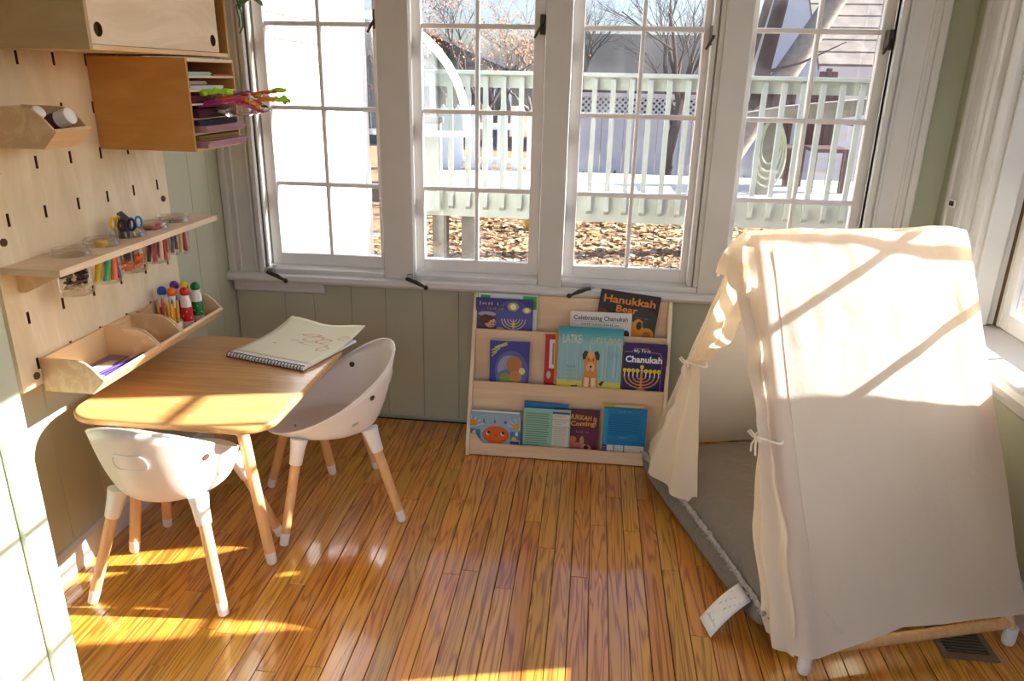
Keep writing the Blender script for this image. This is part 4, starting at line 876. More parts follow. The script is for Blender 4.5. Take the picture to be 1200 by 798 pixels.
# bucket chair in its own frame: front is +y
def make_chair(label, loc, rz):
    C = thing('bucket_chair', label, 'chair', loc, 'white bucket chairs', rot=(0, 0, rz))
    zb, zf, z0 = .605, .348, .333
    def rim(t):
        x = .212*cos(t); y = .225*sin(t)
        # egg shape: front narrower
        k = (y+.225)/.45; x *= 1-.27*k
        z = zb+(zf-zb)*(1-max(0, 1-k)**1.35)
        return Vector((x, y-.015, z))
    def P(u, v):
        t = 2*pi*u; e = rim(t); k = (sin(t)+1)/2
        b = Vector((.150*cos(t)*(1-.12*k), .155*sin(t)+.0, z0+.004))
        if v < .28:
            q = v/.28; return Vector((b.x*q*.95, b.y*q*.95, z0))
        q = (v-.28)/.72
        c1 = Vector((b.x*1.14, b.y*1.12, z0+.003)); c2 = Vector((e.x*.89, (e.y+.015)*.89-.012, z0+(e.z-z0)*.36)); s = Vector((b.x*.95, b.y*.95, z0))
        return s*(1-q)**3+c1*3*q*(1-q)**2+c2*3*q*q*(1-q)+e*q**3
    sh = obj('seat_shell', MB().grid(P, 48, 16, True), M['offwhite'], C, smooth=60, solid=.006)
    obj('rim', MB().tube([rim(2*pi*i/48) for i in range(48)], .0042, 6, close=True), M['offwhite'], sh, smooth=True)
    # grip slot in the back, strap slots at the sides
    def on(t, v, off):
        a = P(t, v); du = (P(t+.004, v)-P(t-.004, v)); dv = (P(t, v+.01)-P(t, v-.01)); n = du.cross(dv).normalized(); c = Vector((0, 0, a.z)); 
        if n.dot(a-c) < 0: n = -n
        return a+n*off
    loop = []
    for i in range(28):
        a = 2*pi*(i+.5)/28; uu = .75+((.030 if cos(a) > 0 else -.030)+.018*cos(a))/1.2; vv = (.83+.045*sin(a)); loop.append((uu, vv))
    m = MB(); vs = [on(u, v, .0045) for u, v in loop]; ctr = on(.75, .83, .002)
    m.add([ctr]+vs, [(0, i+1, (i+1) % 28+1) for i in range(28)]); obj('grip_slot', m, M['offwhite'], sh, smooth=True)
    obj('slot_lip', MB().tube(vs, .0028, 6, close=True), M['plastic'], sh, smooth=True)
    for u, v in ((.915, .90), (.585, .90)):
        for side in (1, -1):
            c = on(u, v, .0042*side); d1 = (on(u+.006, v, .0042*side)-c); d2 = (on(u, v+.03, .0042*side)-c); obj('strap_slot', MB().tube([c-(d1.cross(d2)).normalized()*.0006, c+(d1.cross(d2)).normalized()*.0006], .0100, 12), M['slot'], sh)
    for u in (.955, .545):
        c = on(u, .70, .0036); e1 = (on(u+.01, .70, .0036)-c).normalized(); e2 = (on(u, .74, .0036)-c).normalized(); m = MB()
        m.add([c-e1*.011-e2*.006, c+e1*.011-e2*.006, c+e1*.011+e2*.006, c-e1*.011+e2*.006], [(0, 1, 2, 3)]); obj('embossed_mark', m, cm('b9b2a6', .5), sh, solid=.0008)
    for u, v in ((.24, .22), (.26, .22)):
        c = P(u, v)+Vector((0, 0, .0035)); obj('drain_hole', MB().tube([c, c+Vector((0, 0, .0006))], .0035, 8), M['slot'], sh)
    for sx in (-1, 1):
        for sy in (-1, 1):
            top = Vector((sx*.122, sy*.118, .344)); foot = Vector((sx*.205, sy*.205, 0)); d = foot-top
            l = leg(C, top, foot, .20, .0165, .12)
            obj('leg_socket', MB().tube([top-d*.0, top+d*.09, top+d*.235, top+d*.24], [.030, .025, .0215, .020], 14), M['plastic'], C, smooth=True)
    return C
c1 = make_chair('white bucket chair at the near side of the table, its back with grip slot showing', (-1.205, 1.878, 0), 0)
c2 = dup(c1, (-.885, 2.303, 0), (0, 0, radians(209-90)), 'white bucket chair with beech legs facing the table from its right side')
# spiral sketchbook
ang = math.atan2(-.094, .318)
sb = thing('sketchbook', 'open spiral sketchbook with a red crayon drawing on a curling cream page', 'sketchbook', (-1.255, 2.312, .5505), rot=(0, 0, ang))
obj('back_cover', box((0, .01, 0), (.332, .33, .003)), cm('8a6a4a', .8), sb)
obj('pages', box((.002, .012, .003), (.330, .326, .012)), M['paper'], sb, bevel=.001)
def page(u, v): 
    z = .0128+.085*max(0, v-.35)**2*(.6+.8*abs(u-.45)**1.2)+.006*sin(u*9)*max(0, v-.6)+.035*max(0, u-.7)*max(0, v-.5)
    return Vector((.002+.330*u+.012*v*u-.006*v, .052+.328*v, z))
obj('curled_page', MB().grid(page, 16, 20), M['cream'], sb, smooth=True, solid=.0006)
a = Art(); R = random.Random(12)
def scr(cx, cy, rx, ry, turns, c, wd=.0055, n=46):
    pts = [(cx+rx*cos(turns*2*pi*i/n)*(1-.3*R.random()), cy+ry*sin(turns*2*pi*i/n+.5)*(1-.4*R.random())) for i in range(n)]; a.line(pts, wd, c); a.L = 1
scr(.58, .62, .12, .09, 2, 'd98a7a'); scr(.50, .70, .13, .04, 2, 'd97a6a'); scr(.72, .60, .09, .07, 3, 'e08a74'); scr(.83, .42, .06, .08, 3, 'dd8878'); scr(.40, .52, .05, .02, 1, '9ab09a'); scr(.66, .50, .2, .05, 1, 'a9b4a0'); scr(.9, .72, .06, .05, 2, 'd9b09a'); scr(.25, .36, .02, .015, 1, '7a8a72')
a.line([(.1, .06), (.12, .08), (.14, .05), (.16, .08), (.18, .05), (.2, .08)], .0018, '8aa87a'); a.line([(.1, .03), (.24, .05), (.3, .02)], .002, '9ab08a')
v2 = []
for (x, y, z) in a.v:
    p = page(max(0, min(1, x)), max(0, min(1, z))); v2.append((p.x, p.z, p.y))
a.v = [(x, -(h+.0008), z) for (x, h, z) in v2]
DR = a.make('crayon_drawing', sb, T=Matrix(((1, 0, 0, 0), (0, 0, 1, 0), (0, -1, 0, 0), (0, 0, 0, 1))), mat='matteprint'); DR['kind'] = 'stuff'
m = MB()
for i in range(24):
    x = .010+.0136*i; m.tube([(x+.004*t/14, .016+.013*cos(2*pi*t/14), .008+.0105*sin(2*pi*t/14)) for t in range(15)], .0016, 5)
tag(obj('spiral_binding', m, M['black'], sb, smooth=True), kind='stuff')

# ================================================================== BOOK RACK
BR = thing('book_rack', 'three-tier birch book rack with front-facing picture books under the window', 'bookshelf', (-.058, 2.87, 0))
side = [(2.737, 0), (2.737, .055), (2.949, .625), (2.956, .638), (2.968, .644), (2.985, .644), (2.998, .636), (3.004, .62), (3.004, 0)]
for a, b in ((-.468, -.452), (.336, .352)): obj('side_panel', MB().prism(side, 'x', a, b), M['ply'], BR, bevel=.003)
def board(nm, y0, z0, y1, z1, t=.011, poly=None): obj(nm, MB().prism([(y0, z0), (y0+t, z0), (y1+t, z1), (y1, z1)], 'x', -.4515, .3355), M['plyx'], BR, bevel=.0015)
m = MB().prism([(-.4515, .004), (.3355, .004), (.3355, .098), (.318, .098), (.300, .075), (.285, .058), (-.395, .058), (-.412, .075), (-.428, .098), (-.4515, .098)], 'y', 2.744, 2.755); obj('front_lip', m, M['plyx'], BR, bevel=.0015)
board('tier_board', 2.806, .012, 2.826, .302); board('tier_board', 2.872, .20, 2.901, .507); board('tier_board', 2.956, .38, 2.972, .642)
obj('ledge', box((-.4515, 2.7555, .004), (.3355, 2.9, .014)), M['plyx'], BR); obj('ledge', box((-.4515, 2.838, .205), (.3355, 2.872, .215)), M['plyx'], BR); obj('ledge', box((-.4515, 2.905, .39), (.3355, 2.955, .40)), M['plyx'], BR)
obj('cross_bar', box((-.4515, 2.98, .02), (.3355, 2.998, .08)), M['plyx'], BR)
def book(label, x0, y, z, w_, h, t, tilt, spine, art=None, roll=0, group=None, rot=True, edge=0):
    B = thing('picture_book', label, 'book', (x0, y, z), 'picture books in the rack', rot=(-radians(tilt), radians(roll), 0))
    # front face at local y=0, thickness goes to +y
    obj('pages', box((.002, .0015, .002), (w_-.003, t-.0015, h-.002)), M['paper'], B)
    obj('cover', MB().box((0, 0, 0), (w_, .0014, h)).box((0, t-.0014, 0), (w_, t, h)).box((0, 0, 0), (.002, t, h)), cm(spine, .4), B)
    if art: art(B, w_, h)
def fin(a, B, nm='cover_art'): a.clip().make(nm, B, (0, -.0003, 0))
NV = '2b2c74'
def menorah(a, cx, z0, W, H, c, wd, branches=4, flame=None, candle=None):
    zt = z0+H
    a.rect(cx-wd*.7, z0, cx+wd*.7, zt, c)
    for k in range(1, branches+1):
        r = W/2*k/branches; pts = [(cx+r*cos(pi+pi*i/16), zt+H*.75*k/branches*sin(pi+pi*i/16)) for i in range(17)]; a.line(pts, wd, c)
    a.poly([(cx-W*.2, z0), (cx+W*.2, z0), (cx+wd, z0+H*.18), (cx-wd, z0+H*.18)], c)
    for k in range(-branches, branches+1):
        x = cx+W/2*k/branches; zz = zt if k else zt+H*.15
        if candle: a.rect(x-wd*.45, zz, x+wd*.45, zz+H*.28, candle)
        if flame: a.ell(x, zz+H*.42, wd*1.1, H*.13, flame, 10)
# --- top tier
def art_green(B, w, h):
    a = Art().rect(0, 0, w, h, 'd6dcd8').rect(.01, h-.022, .05, h-.006, '2fa23c').rect(w-.06, h-.03, w-.002, h-.004, '46b04a').rect(w-.022, h-.06, w-.002, h-.028, '2f9a3c'); fin(a, B)
book('white and green picture book standing behind the purple one in the top tier', -.449, 2.9345, .4105, .247, .238, .006, 5, 'e4e8e4', art_green)
def art_purple(B, w, h):
    a = Art().rect(0, 0, w, h, '3d3f8c').rect(0, h*.86, w, h, '33307a').ell(w*.66, h*.62, w*.34, h*.36, '4a4f9e').rect(0, h*.80, w*.55, h*.86, '4a2f6c')
    a.rect(0, 0, w*.36, h*.76, '4d4468'); a.ell(w*.2, h*.70, w*.16, h*.05, 'a9a4b4')
    a.gibber(w*.25, h*.875, h*.085, 'cdd4e6', w*.36); a.gibber(w*.36, h*.79, h*.06, 'b98aa8', w*.30)
    a.ell(w*.66, h*.86, w*.10, h*.085, 'a8a878').ell(w*.66, h*.86, w*.055, h*.055, 'f0eaa8').ell(w*.90, h*.80, w*.08, h*.06, 'b0b088').ell(w*.9, h*.8, w*.045, h*.04, 'f0eaa8')
    menorah(a, w*.67, h*.36, w*.42, h*.26, 'd9c48a', w*.016, 4)
    a.ell(w*.67, h*.52, w*.035, h*.04, 'e6c23a')
    a.ell(w*.18, h*.58, w*.115, h*.11, '4a2a22').ell(w*.26, h*.54, w*.10, h*.10, 'd9a07a').ell(w*.17, h*.60, w*.09, h*.085, '4a2a22').ell(w*.24, h*.63, w*.09, h*.05, '4a2a22').ell(w*.29, h*.53, .0035, .004, '3a1f1a').ell(w*.34, h*.53, .003, .0035, '3a1f1a').line([(w*.27, h*.49), (w*.30, h*.478), (w*.335, h*.487)], .002, '8a3a2a').rect(w*.18, h*.30, w*.40, h*.44, '6a2f3c').ell(w*.44, h*.42, w*.08, h*.04, 'd9a07a'); fin(a, B)
book('purple picture book with gold menorah and sleeping child in the top tier', -.457, 2.921, .4105, .238, .222, .010, 4, '33307a', art_purple)
def art_celeb(B, w, h):
    a = Art().rect(0, 0, w, h, 'e6dfd6').text('Celebrating Chanukah', w*.5, h-.034, .026, '2f3446', w*.88, .0004).line([(w*.06, h-.040), (w*.94, h-.040)], .0012, '6a7286').gibber(w*.5, h-.056, .013, '5a6478', w*.62).gibber(w*.5, h-.070, .009, 'a99a5a', w*.26)
    for x, r, c in ((.12, .05, '3a2a26'), (.30, .075, '8a5236'), (.55, .04, 'cdb9a4'), (.72, .055, 'a06a48'), (.92, .055, '2a2226')): a.ell(w*x, h-.088, w*r, .018, c)
    fin(a, B)
book('white picture book titled Celebrating Chanukah behind the dog book', -.062, 2.9225, .4105, .252, .186, .008, 4, 'ddd6cc', art_celeb)
def art_bear(B, w, h):
    a = Art().rect(0, 0, w, h, '2a2620').ell(w*.75, h*.55, w*.3, h*.25, '3a3a34'); a.gibber(w*.78, h-.100, .008, '9a8a6a', w*.26).gibber(w*.72, h-.112, .008, '8a8a7a', w*.2)
    a.ell(w*.06, h-.10, w*.12, .022, '7a2a1e').ell(w*.36, h-.135, w*.26, .034, 'c87a1e').ell(w*.40, h-.112, w*.12, .018, 'a85a18').ell(w*.55, h-.16, w*.30, .045, 'd98a22').ell(w*.70, h-.128, w*.08, .026, 'dc962a').ell(w*.72, h-.130, w*.045, .018, '3a2412').ell(w*.86, h-.165, w*.13, .030, 'dc962a').ell(w*.87, h-.165, w*.07, .016, 'b86a1a').ell(w*.6, h-.20, w*.3, .03, 'e0a83a'); a.text('Hanukkah', w*.5, h-.048, .044, 'dc8a34', w*.86, .0009).text('Bear', w*.47, h-.083, .040, 'dc8a34', w*.36, .0009); fin(a, B)
book('dark picture book titled Hanukkah Bear tilted in the top tier', .030, 2.9385, .4145, .246, .278, .008, 4, '2a2620', art_bear, roll=6)
# --- middle tier
def art_blue(B, w, h):
    a = Art().rect(0, 0, w, h, '34398c').ell(w*.55, h*.5, w*.42, h*.34, '5560a4').ell(w*.5, h*.52, w*.3, h*.24, '8f93b8').ell(w*.5, h*.36, w*.34, h*.16, '6a6f9c')
    for k in range(5): a.poly([(w*.05, h*(.72+.05*k)), (w*(.18+.07*k), h*(.80+.05*k)), (w*(.18+.07*k), h*(.825+.05*k)), (w*.05, h*(.745+.05*k))] if k < 3 else [(w*(.12+.1*(k-3)), h*.87), (w*.44, h*(.96-.03*(k-3))), (w*.44, h*(.985-.03*(k-3))), (w*(.12+.1*(k-3)), h*.895)], 'b5c06a')
    a.ell(w*.42, h*.36, w*.17, h*.10, '7f9a4a').ell(w*.62, h*.6, w*.2, h*.15, 'b9783e').ell(w*.66, h*.40, w*.15, h*.1, 'c4894a').ell(w*.82, h*.5, w*.08, h*.06, 'd9cf9a').rect(0, 0, w, h*.24, '2a2d72'); fin(a, B)
book('small blue board book with green stripes, leftmost in the middle tier', -.386, 2.846, .2195, .166, .256, .012, 4, 'cfd0e0', art_blue)
def art_red(B, w, h):
    a = Art().rect(0, 0, w, h, 'b81f26').rect(w*.10, h*.50, w*.26, h*.93, 'e6e0dc').ell(w*.10, h*.40, w*.05, h*.06, 'd9b0a4'); a.rect(w*.16, h*.56, w*.20, h*.88, '8a8a94'); fin(a, B)
book('red picture book with a white label strip, mostly hidden behind the orange one', -.158, 2.856, .2195, .19, .288, .006, 5, 'b81f26', art_red)
def art_orange(B, w, h):
    a = Art().rect(0, 0, w, h, 'e08a1c').ell(w*.36, h*.72, w*.10, h*.08, '3a3f8c').ell(w*.32, h*.50, w*.14, h*.13, '5a2a26').ell(w*.2, h*.34, w*.16, h*.10, 'e6a22a').rect(0, 0, w, h*.26, '7a2a1e').ell(w*.12, h*.3, w*.1, h*.04, 'd98a3a'); fin(a, B)
book('orange picture book, a narrow strip showing left of the dog book', -.117, 2.8485, .2195, .17, .300, .006, 4.5, 'e08a1c', art_orange)
def art_dog(B, w, h):
    a = Art().rect(0, 0, w, h, '8fc0c6'); R = random.Random(2)
    for i in range(5): a.rect(0, h*(1-.03*(i+1)), w, h*(1-.03*i), ['2f97a6', '3f9fac', '52a8b2', '68b0b8', '7cb8be'][i])
    for i in range(26):
        x = R.random()*w*.97; a.rect(x, h*R.uniform(.3, .4), x+w*R.uniform(.006, .02), h*R.uniform(.7, .86), R.choice(['a4ccd0', '9ac8cd', '82b8c0', 'b4d4d6'])); a.L -= 1
    a.L += 1
    a.rect(0, 0, w, h*.30, 'd6c84e').ell(w*.2, h*.295, w*.3, h*.03, 'dccf6a').ell(w*.8, h*.295, w*.3, h*.025, 'd9cc60').ell(w*.5, h*.2, w*.5, h*.03, 'e0d060')
    # lettering
    x = w*.05
    a.text('LATKE', w*.215, h*.80, h*.155, 'd9dccf', w*.29, .0005); a.text('THE', w*.44, h*.82, h*.09, '6fb0a4', w*.11, .0003); a.text('LUCKY', w*.625, h*.80, h*.125, 'b5cfb4', w*.22, .0004); a.text('DOG', w*.87, h*.79, h*.13, 'cfc890', w*.18, .0005)
    a.lines(w*.76, w*.95, h*.70, h*.60, 4, '86a8ac', .3); a.gibber(w*.24, h*.49, .012, '4a6a6c', w*.17); a.gibber(w*.24, h*.435, .015, 'b0a870', w*.17); a.lines(w*.12, w*.38, h*.40, h*.37, 2, 'c89a9a', .4); a.lines(w*.14, w*.34, h*.35, h*.29, 3, 'a8a07a', .3)
    # dog
    cx = w*.52
    a.poly([(cx-w*.12, h*.14), (cx+w*.13, h*.14), (cx+w*.12, h*.36), (cx+w*.085, h*.50), (cx-w*.075, h*.50), (cx-w*.12, h*.34)], 'd58a2e').ell(cx, h*.57, w*.105, h*.135, 'd98f34')
    for s in (-1, 1): a.poly([(cx+s*w*.045, h*.70), (cx+s*w*.10, h*.715), (cx+s*w*.135, h*.66), (cx+s*w*.125, h*.595), (cx+s*w*.085, h*.60)], '2c2a2a')
    a.ell(cx, h*.66, w*.05, h*.05, 'e0b06a').ell(cx, h*.50, w*.065, h*.065, 'dcb78a').ell(cx, h*.435, w*.03, h*.018, 'b98a5a')
    for s in (-1, 1): a.ell(cx+s*w*.038, h*.595, w*.010, h*.012, '2a1c12'); a.ell(cx+s*w*.04, h*.62, w*.02, h*.006, 'b06a20')
    a.ell(cx+.001, h*.51, w*.019, h*.015, '16120f').line([(cx, h*.495), (cx, h*.47), (cx-w*.02, h*.465)], .0012, '16120f').ell(cx, h*.462, w*.012, h*.010, 'c05a4a')
    a.poly([(cx-w*.10, h*.13), (cx-w*.025, h*.13), (cx-w*.015, h*.36), (cx-w*.085, h*.37)], 'e6d3b8').poly([(cx+w*.10, h*.13), (cx+w*.025, h*.13), (cx+w*.015, h*.36), (cx+w*.085, h*.37)], 'e6d3b8').rect(cx-w*.006, h*.14, cx+w*.006, h*.36, '9a5f22').ell(cx, h*.22, w*.02, h*.07, 'c07a2a')
    a.poly([(w*.22, h*.255), (w*.33, h*.265), (w*.31, h*.21), (w*.24, h*.22)], '2a3470').poly([(w*.66, h*.29), (w*.71, h*.335), (w*.74, h*.32), (w*.70, h*.26)], '3a3428').poly([(w*.68, h*.245), (w*.84, h*.21), (w*.83, h*.18), (w*.74, h*.20)], '2a2c44').poly([(w*.82, h*.2), (w*.88, h*.18), (w*.86, h*.16), (w*.8, h*.17)], 'b08a80').ell(cx-w*.01, h*.185, w*.022, h*.012, '2a2018'); fin(a, B)
book('teal picture book with a sitting brown dog on the cover, Latke the Lucky Dog', -.104, 2.8395, .2195, .262, .332, .008, 4, '2f97a6', art_dog)
def art_red2(B, w, h):
    a = Art().rect(0, 0, w, h, '8a2f2a').rect(0, 0, w*.08, h, 'd0622a'); fin(a, B)
book('red picture book peeping out behind My First Chanukah', .158, 2.850, .2195, .182, .262, .006, 5, '7a2430', art_red2)
def art_first(B, w, h):
    a = Art().rect(0, 0, w, h, '38205e'); a.poly([(w*.0, h*.03), (w*.90, h*.03), (w*.90, h*.80), (w*.84, h*.87), (w*.62, h*.88), (w*.55, h*.93), (w*.25, h*.93), (w*.18, h*.88), (0, h*.88)], 'b06a5a'); a.poly([(0, h*.03), (w*.885, h*.03), (w*.885, h*.79), (w*.83, h*.855), (w*.61, h*.866), (w*.54, h*.916), (w*.26, h*.916), (w*.19, h*.866), (0, h*.866)], '1c2358')
    a.text('My First', w*.42, h*.865, h*.075, 'ddd3de', w*.38, .0002); a.text('Chanukah', w*.47, h*.715, h*.135, 'f4f2f2', w*.86, .0012)
    cx = w*.44; a.line([(w*.02, h*.60), (w*.82, h*.58)], h*.012, 'e8c21e')
    zt = h*.50
    for k in range(1, 5):
        r = w*.40*k/4; a.line([(cx+r*cos(pi+pi*i/14), zt+h*.045*k*sin(pi+pi*i/14)-.0) for i in range(15)], w*.032, 'd98a4a')
    a.rect(cx-w*.025, h*.27, cx+w*.025, zt+h*.06, 'dd8a3a').poly([(cx-w*.20, h*.265), (cx+w*.20, h*.265), (cx+w*.05, h*.31), (cx-w*.05, h*.31)], 'dd8a2a')
    for k in range(-4, 5):
        x = cx+w*.40*k/4; zz = zt if k else zt+h*.06
        a.rect(x-w*.014, zz-.002, x+w*.014, zz+h*.065, 'e6dcd2').ell(x, zz+h*.088, w*.045, h*.034, 'e8cf1e', 12).ell(x, zz+h*.085, w*.012, h*.014, 'd9891e', 8)
    a.rect(0, 0, w*.90, h*.245, 'd3d2d6').rect(w*.02, h*.02, w*.08, h*.23, 'bfc0c8').rect(w*.78, h*.02, w*.81, h*.24, 'b9bf9a'); a.gibber(w*.45, h*.19, h*.06, '5a5468', w*.44); fin(a, B)
book('navy board book titled My First Chanukah with an orange menorah', .165, 2.8405, .2195, .172, .277, .008, 4, '38205e', art_first)
# --- bottom tier
def art_face(B, w, h):
    a = Art().rect(0, 0, w, h, '8fb2c8').rect(w*.2, h*.5, w*.8, h*.95, '9fb9ca')
    for sx, x in ((0, 0), (1, w)):
        for k in range(6):
            t = radians(20+k*22) if not sx else radians(160-k*22); a.line([(x, h*.6), (x+.055*cos(t), h*.6+.055*sin(t))], .003, 'dfe6ea')
    a.ell(w*.05, h*.72, w*.09, h*.09, 'dc9436').ell(w*.92, h*.68, w*.065, h*.09, 'dc9436').rect(0, h*.30, w*.2, h*.56, '3d86a4').rect(w*.80, h*.34, w, h*.55, '3d86a4')
    for i, (c, col) in enumerate(zip('Latke', ('2a3a4a', 'a9b4b4', '2a3a4a', 'a9b4b4', '2a3a4a'))): a.text(c, w*(.28+.105*i), h*.745, .026, col, None, .0006)
    a.ell(w*.51, h*.44, w*.265, h*.23, 'c9581c').ell(w*.50, h*.47, w*.24, h*.19, 'd9661f')
    for s in (-1, 1): a.ell(w*(.51+.145*s)-.002, h*.475, w*.038, h*.05, 'd9cfd6').ell(w*(.51+.145*s)+.001, h*.50, w*.032, h*.04, '4a1c1a')
    a.line([(w*.47, h*.43), (w*.51, h*.425), (w*.55, h*.432)], .0016, '8a3a14').poly([(w*.2, h*.20), (w*.5, h*.15), (w*.8, h*.20), (w*.8, h*.12), (w*.2, h*.12)], 'dcd2c8').poly([(0, h*.32), (w*.14, h*.32), (w*.2, h*.18), (w*.2, 0), (0, 0)], '2a2630').poly([(w*.04, h*.5), (w*.09, h*.55), (w*.13, h*.36), (w*.03, h*.36)], 'd9c9c8').rect(w*.80, h*.1, w*.98, h*.30, '24305a').ell(w*.88, h*.37, w*.05, h*.06, 'd9a45a').ell(w*.93, h*.5, w*.03, h*.06, 'd9dde4').rect(w*.3, 0, w*.8, h*.12, 'd9cfc4'); fin(a, B)
book('wide board book with an orange pancake face, leftmost in the bottom tier', -.4505, 2.7615, .0145, .208, .176, .026, 2, '7f9fb5', art_face)
def art_b2(B, w, h):
    a = Art().rect(0, 0, w, h, '1f62a0').rect(0, h*.9, w, h, '2a70ac'); fin(a, B)
book('dark blue picture book tilted behind the mint green one', -.236, 2.785, .0145, .182, .224, .006, 3.5, '1f5a94', art_b2, roll=1.5)
def art_mint(B, w, h):
    a = Art().rect(0, 0, w, h, '93bfa8').rect(0, h*.96, w, h, '8ccac4'); a.lines(w*.05, w*.56, h*.90, h*.16, 15, '5c8a76', .42); a.rect(w*.62, h*.91, w*.98, h*.955, '4a4a7a').rect(w*.625, h*.80, w*.975, h*.90, 'dccfc4').rect(w*.625, h*.64, w*.975, h*.78, 'd5d5c9').rect(w*.62, h*.16, w*.965, h*.62, 'cdcdc1').rect(w*.60, h*.0, w*.965, h*.2, 'cfcdc3')
    a.lines(w*.66, w*.94, h*.88, h*.82, 2, 'b59a98', .4).lines(w*.66, w*.94, h*.76, h*.66, 3, 'aeb0a8', .4).lines(w*.66, w*.93, h*.60, h*.2, 9, 'b0aea8', .4); fin(a, B)
book('mint green picture book showing its text-filled back cover in the bottom tier', -.231, 2.768, .0145, .194, .203, .006, 3, '7fb5a4', art_mint)
def art_ukkah(B, w, h):
    a = Art().rect(0, 0, w, h, '5a1f38').ell(w*.75, h*.5, w*.2, h*.3, '64243c'); a.text('HANUKKAH is', w*.54, h*.79, .030, 'dba63a', w*.80, .0008, rot=-.05).text('Coming!', w*.66, h*.66, .030, 'dba63a', w*.56, .0008, rot=.04).gibber(w*.66, h*.51, .010, 'b98a94', w*.3)
    a.ell(w*.26, h*.55, w*.09, h*.10, 'c08248').ell(w*.42, h*.36, w*.10, h*.07, 'c8703a').ell(w*.28, h*.33, w*.04, h*.03, 'cfc0b0').rect(0, h*.04, w*.72, h*.24, 'b45f5a').ell(w*.45, h*.25, w*.3, h*.05, 'b9645c').ell(w*.74, h*.16, w*.12, h*.10, 'c88a68').ell(w*.74, h*.20, w*.05, h*.05, '4a2a22').ell(w*.64, h*.34, w*.05, h*.10, 'b48a5a').rect(0, 0, w, h*.04, 'a85a56'); fin(a, B)
book('maroon picture book with yellow title lettering ending in Coming!, in the bottom tier', -.106, 2.7765, .0145, .187, .206, .006, 3, '4a1a30', art_ukkah)
def art_y(B, w, h):
    a = Art().rect(0, 0, w, h, 'd9b84a').rect(w*.3, h*.96, w, h, 'dcc890'); fin(a, B)
book('yellow picture book whose edge shows behind the bright blue one', .090, 2.7815, .0145, .168, .236, .005, 3, 'd0a83a', art_y)
def art_bb(B, w, h):
    a = Art().rect(0, 0, w, h, '1380b4').rect(0, h*.25, w*.10, h*.98, '2a90c2').rect(w*.92, h*.25, w, h*.98, '2088bc'); a.lines(w*.13, w*.86, h*.88, h*.46, 11, '0f5f92', .5).gibber(w*.5, h*.925, .010, '6fb4d4', w*.3).gibber(w*.5, h*.43, .009, '7fbcd6', w*.22).lines(w*.13, w*.86, h*.38, h*.30, 3, '0f6496', .4); a.rect(0, h*.145, w*.10, h*.29, '352a72').rect(w*.02, h*.18, w*.08, h*.20, '8a86b8').rect(w*.02, h*.23, w*.08, h*.25, '8a86b8').rect(w*.12, h*.145, w*.27, h*.29, 'dccabd').rect(w*.30, h*.145, w*.50, h*.29, 'd0d3c0').rect(w*.53, h*.145, w*.985, h*.29, 'd6cfc0').lines(w*.32, w*.48, h*.27, h*.16, 3, 'a8b0a0', .35).lines(w*.55, w*.96, h*.26, h*.18, 3, 'b4b0a4', .35); fin(a, B)
book('bright blue picture book showing its back cover, rightmost in the bottom tier', .097, 2.7655, .0145, .174, .228, .007, 3, '1380b4', art_bb)

# ================================================================== PLAY TENT AND CUSHION
TZ = math.atan2(.298, .9545); TL = (.471, 2.193, 0)
TN = thing('play_tent', 'cream canvas A-frame play tent with beech poles in the right corner', 'tent', TL, rot=(0, 0, TZ))
HB, HT, DX = .555, 1.055, .642
def pole(nm, a, b, r=.0155): return obj(nm, MB().tube([a, b], r, 14), M['beech'], TN, smooth=True)
for X in (0, DX):
    for sy in (-1, 1):
        ft = Vector((X, sy*HB, 0)); ap = Vector((X, sy*.012, HT)); d = (ap-ft).normalized(); k = ft+d*.02
        l = pole('leg', (X, sy*HB, .045), ap)
        obj('foot_cap', MB().tube([(X, sy*HB, .062), (X, sy*HB, .02), (X, sy*HB, .006), (X, sy*HB, 0)], [.0185, .0185, .015, .008], 14), M['plastic'], l, smooth=True)
for sy in (-1, 1): pole('bottom_rail', (0, sy*(HB-.012), .066), (DX, sy*(HB-.012), .066))
pole('bottom_rail', (DX, -HB+.012, .078), (DX, HB-.012, .078), .012); pole('ridge_pole', (-.01, 0, HT), (DX+.01, 0, HT))
def nz(x, y, z=0, s=1): return noise.noise(Vector((x*s, y*s, z*s+3.3)))
def slope(sgn):
    def P(u, v):
        X = -.035+(DX+.075)*u
        # distance down the slope with a rounded ridge
        hem = .055+.055*min(1, max(0, (u-.08)/.35))-.02*u
        if sgn > 0: hem = .09
        t = v*(1-hem/1.085); y = .578*t; z = 1.085*(1-t)
        if v < .05: z -= .010*(1-v/.05)**2
        sag = .008*sin(pi*u)*sin(pi*min(1, v*1.05))
        wr = (.008+.014*min(1, v*1.3))*nz(u*2.4+.7, v*2.0, sgn)+.006*nz(u*6, v*3+u*2, 5+sgn)+.0035*nz(u*15, v*9, 2)*(1 if v < .3 else .5)
        wr += .006*sin((u*2.6+v*3.4)*3)*exp(-((v-.85)/.25)**2)
        o = .034-sag+wr
        nl = Vector((0, 1.085, HB)).normalized()
        p = Vector((X, y, z))+nl*o
        # front edge turns round the leg
        if u < .06: p.y -= .03*(1-u/.06)**2; p.z -= .008*(1-u/.06)**2
        return Vector((p.x, p.y*sgn, p.z))
    return P
for sgn in (-1, 1): obj('canvas_slope', MB().grid(slope(sgn), 64, 90), M['canvas'], TN, smooth=80)
sN = slope(-1); sF = slope(1)
def backp(u, v):
    a, b = sN(1, v), sF(1, v); p = a.lerp(b, u); p.x += .012*sin(pi*u)*v+.006*nz(u*4, v*4, 9)-.002; return p
obj('canvas_back', MB().grid(backp, 24, 40), M['canvas'], TN, smooth=80)
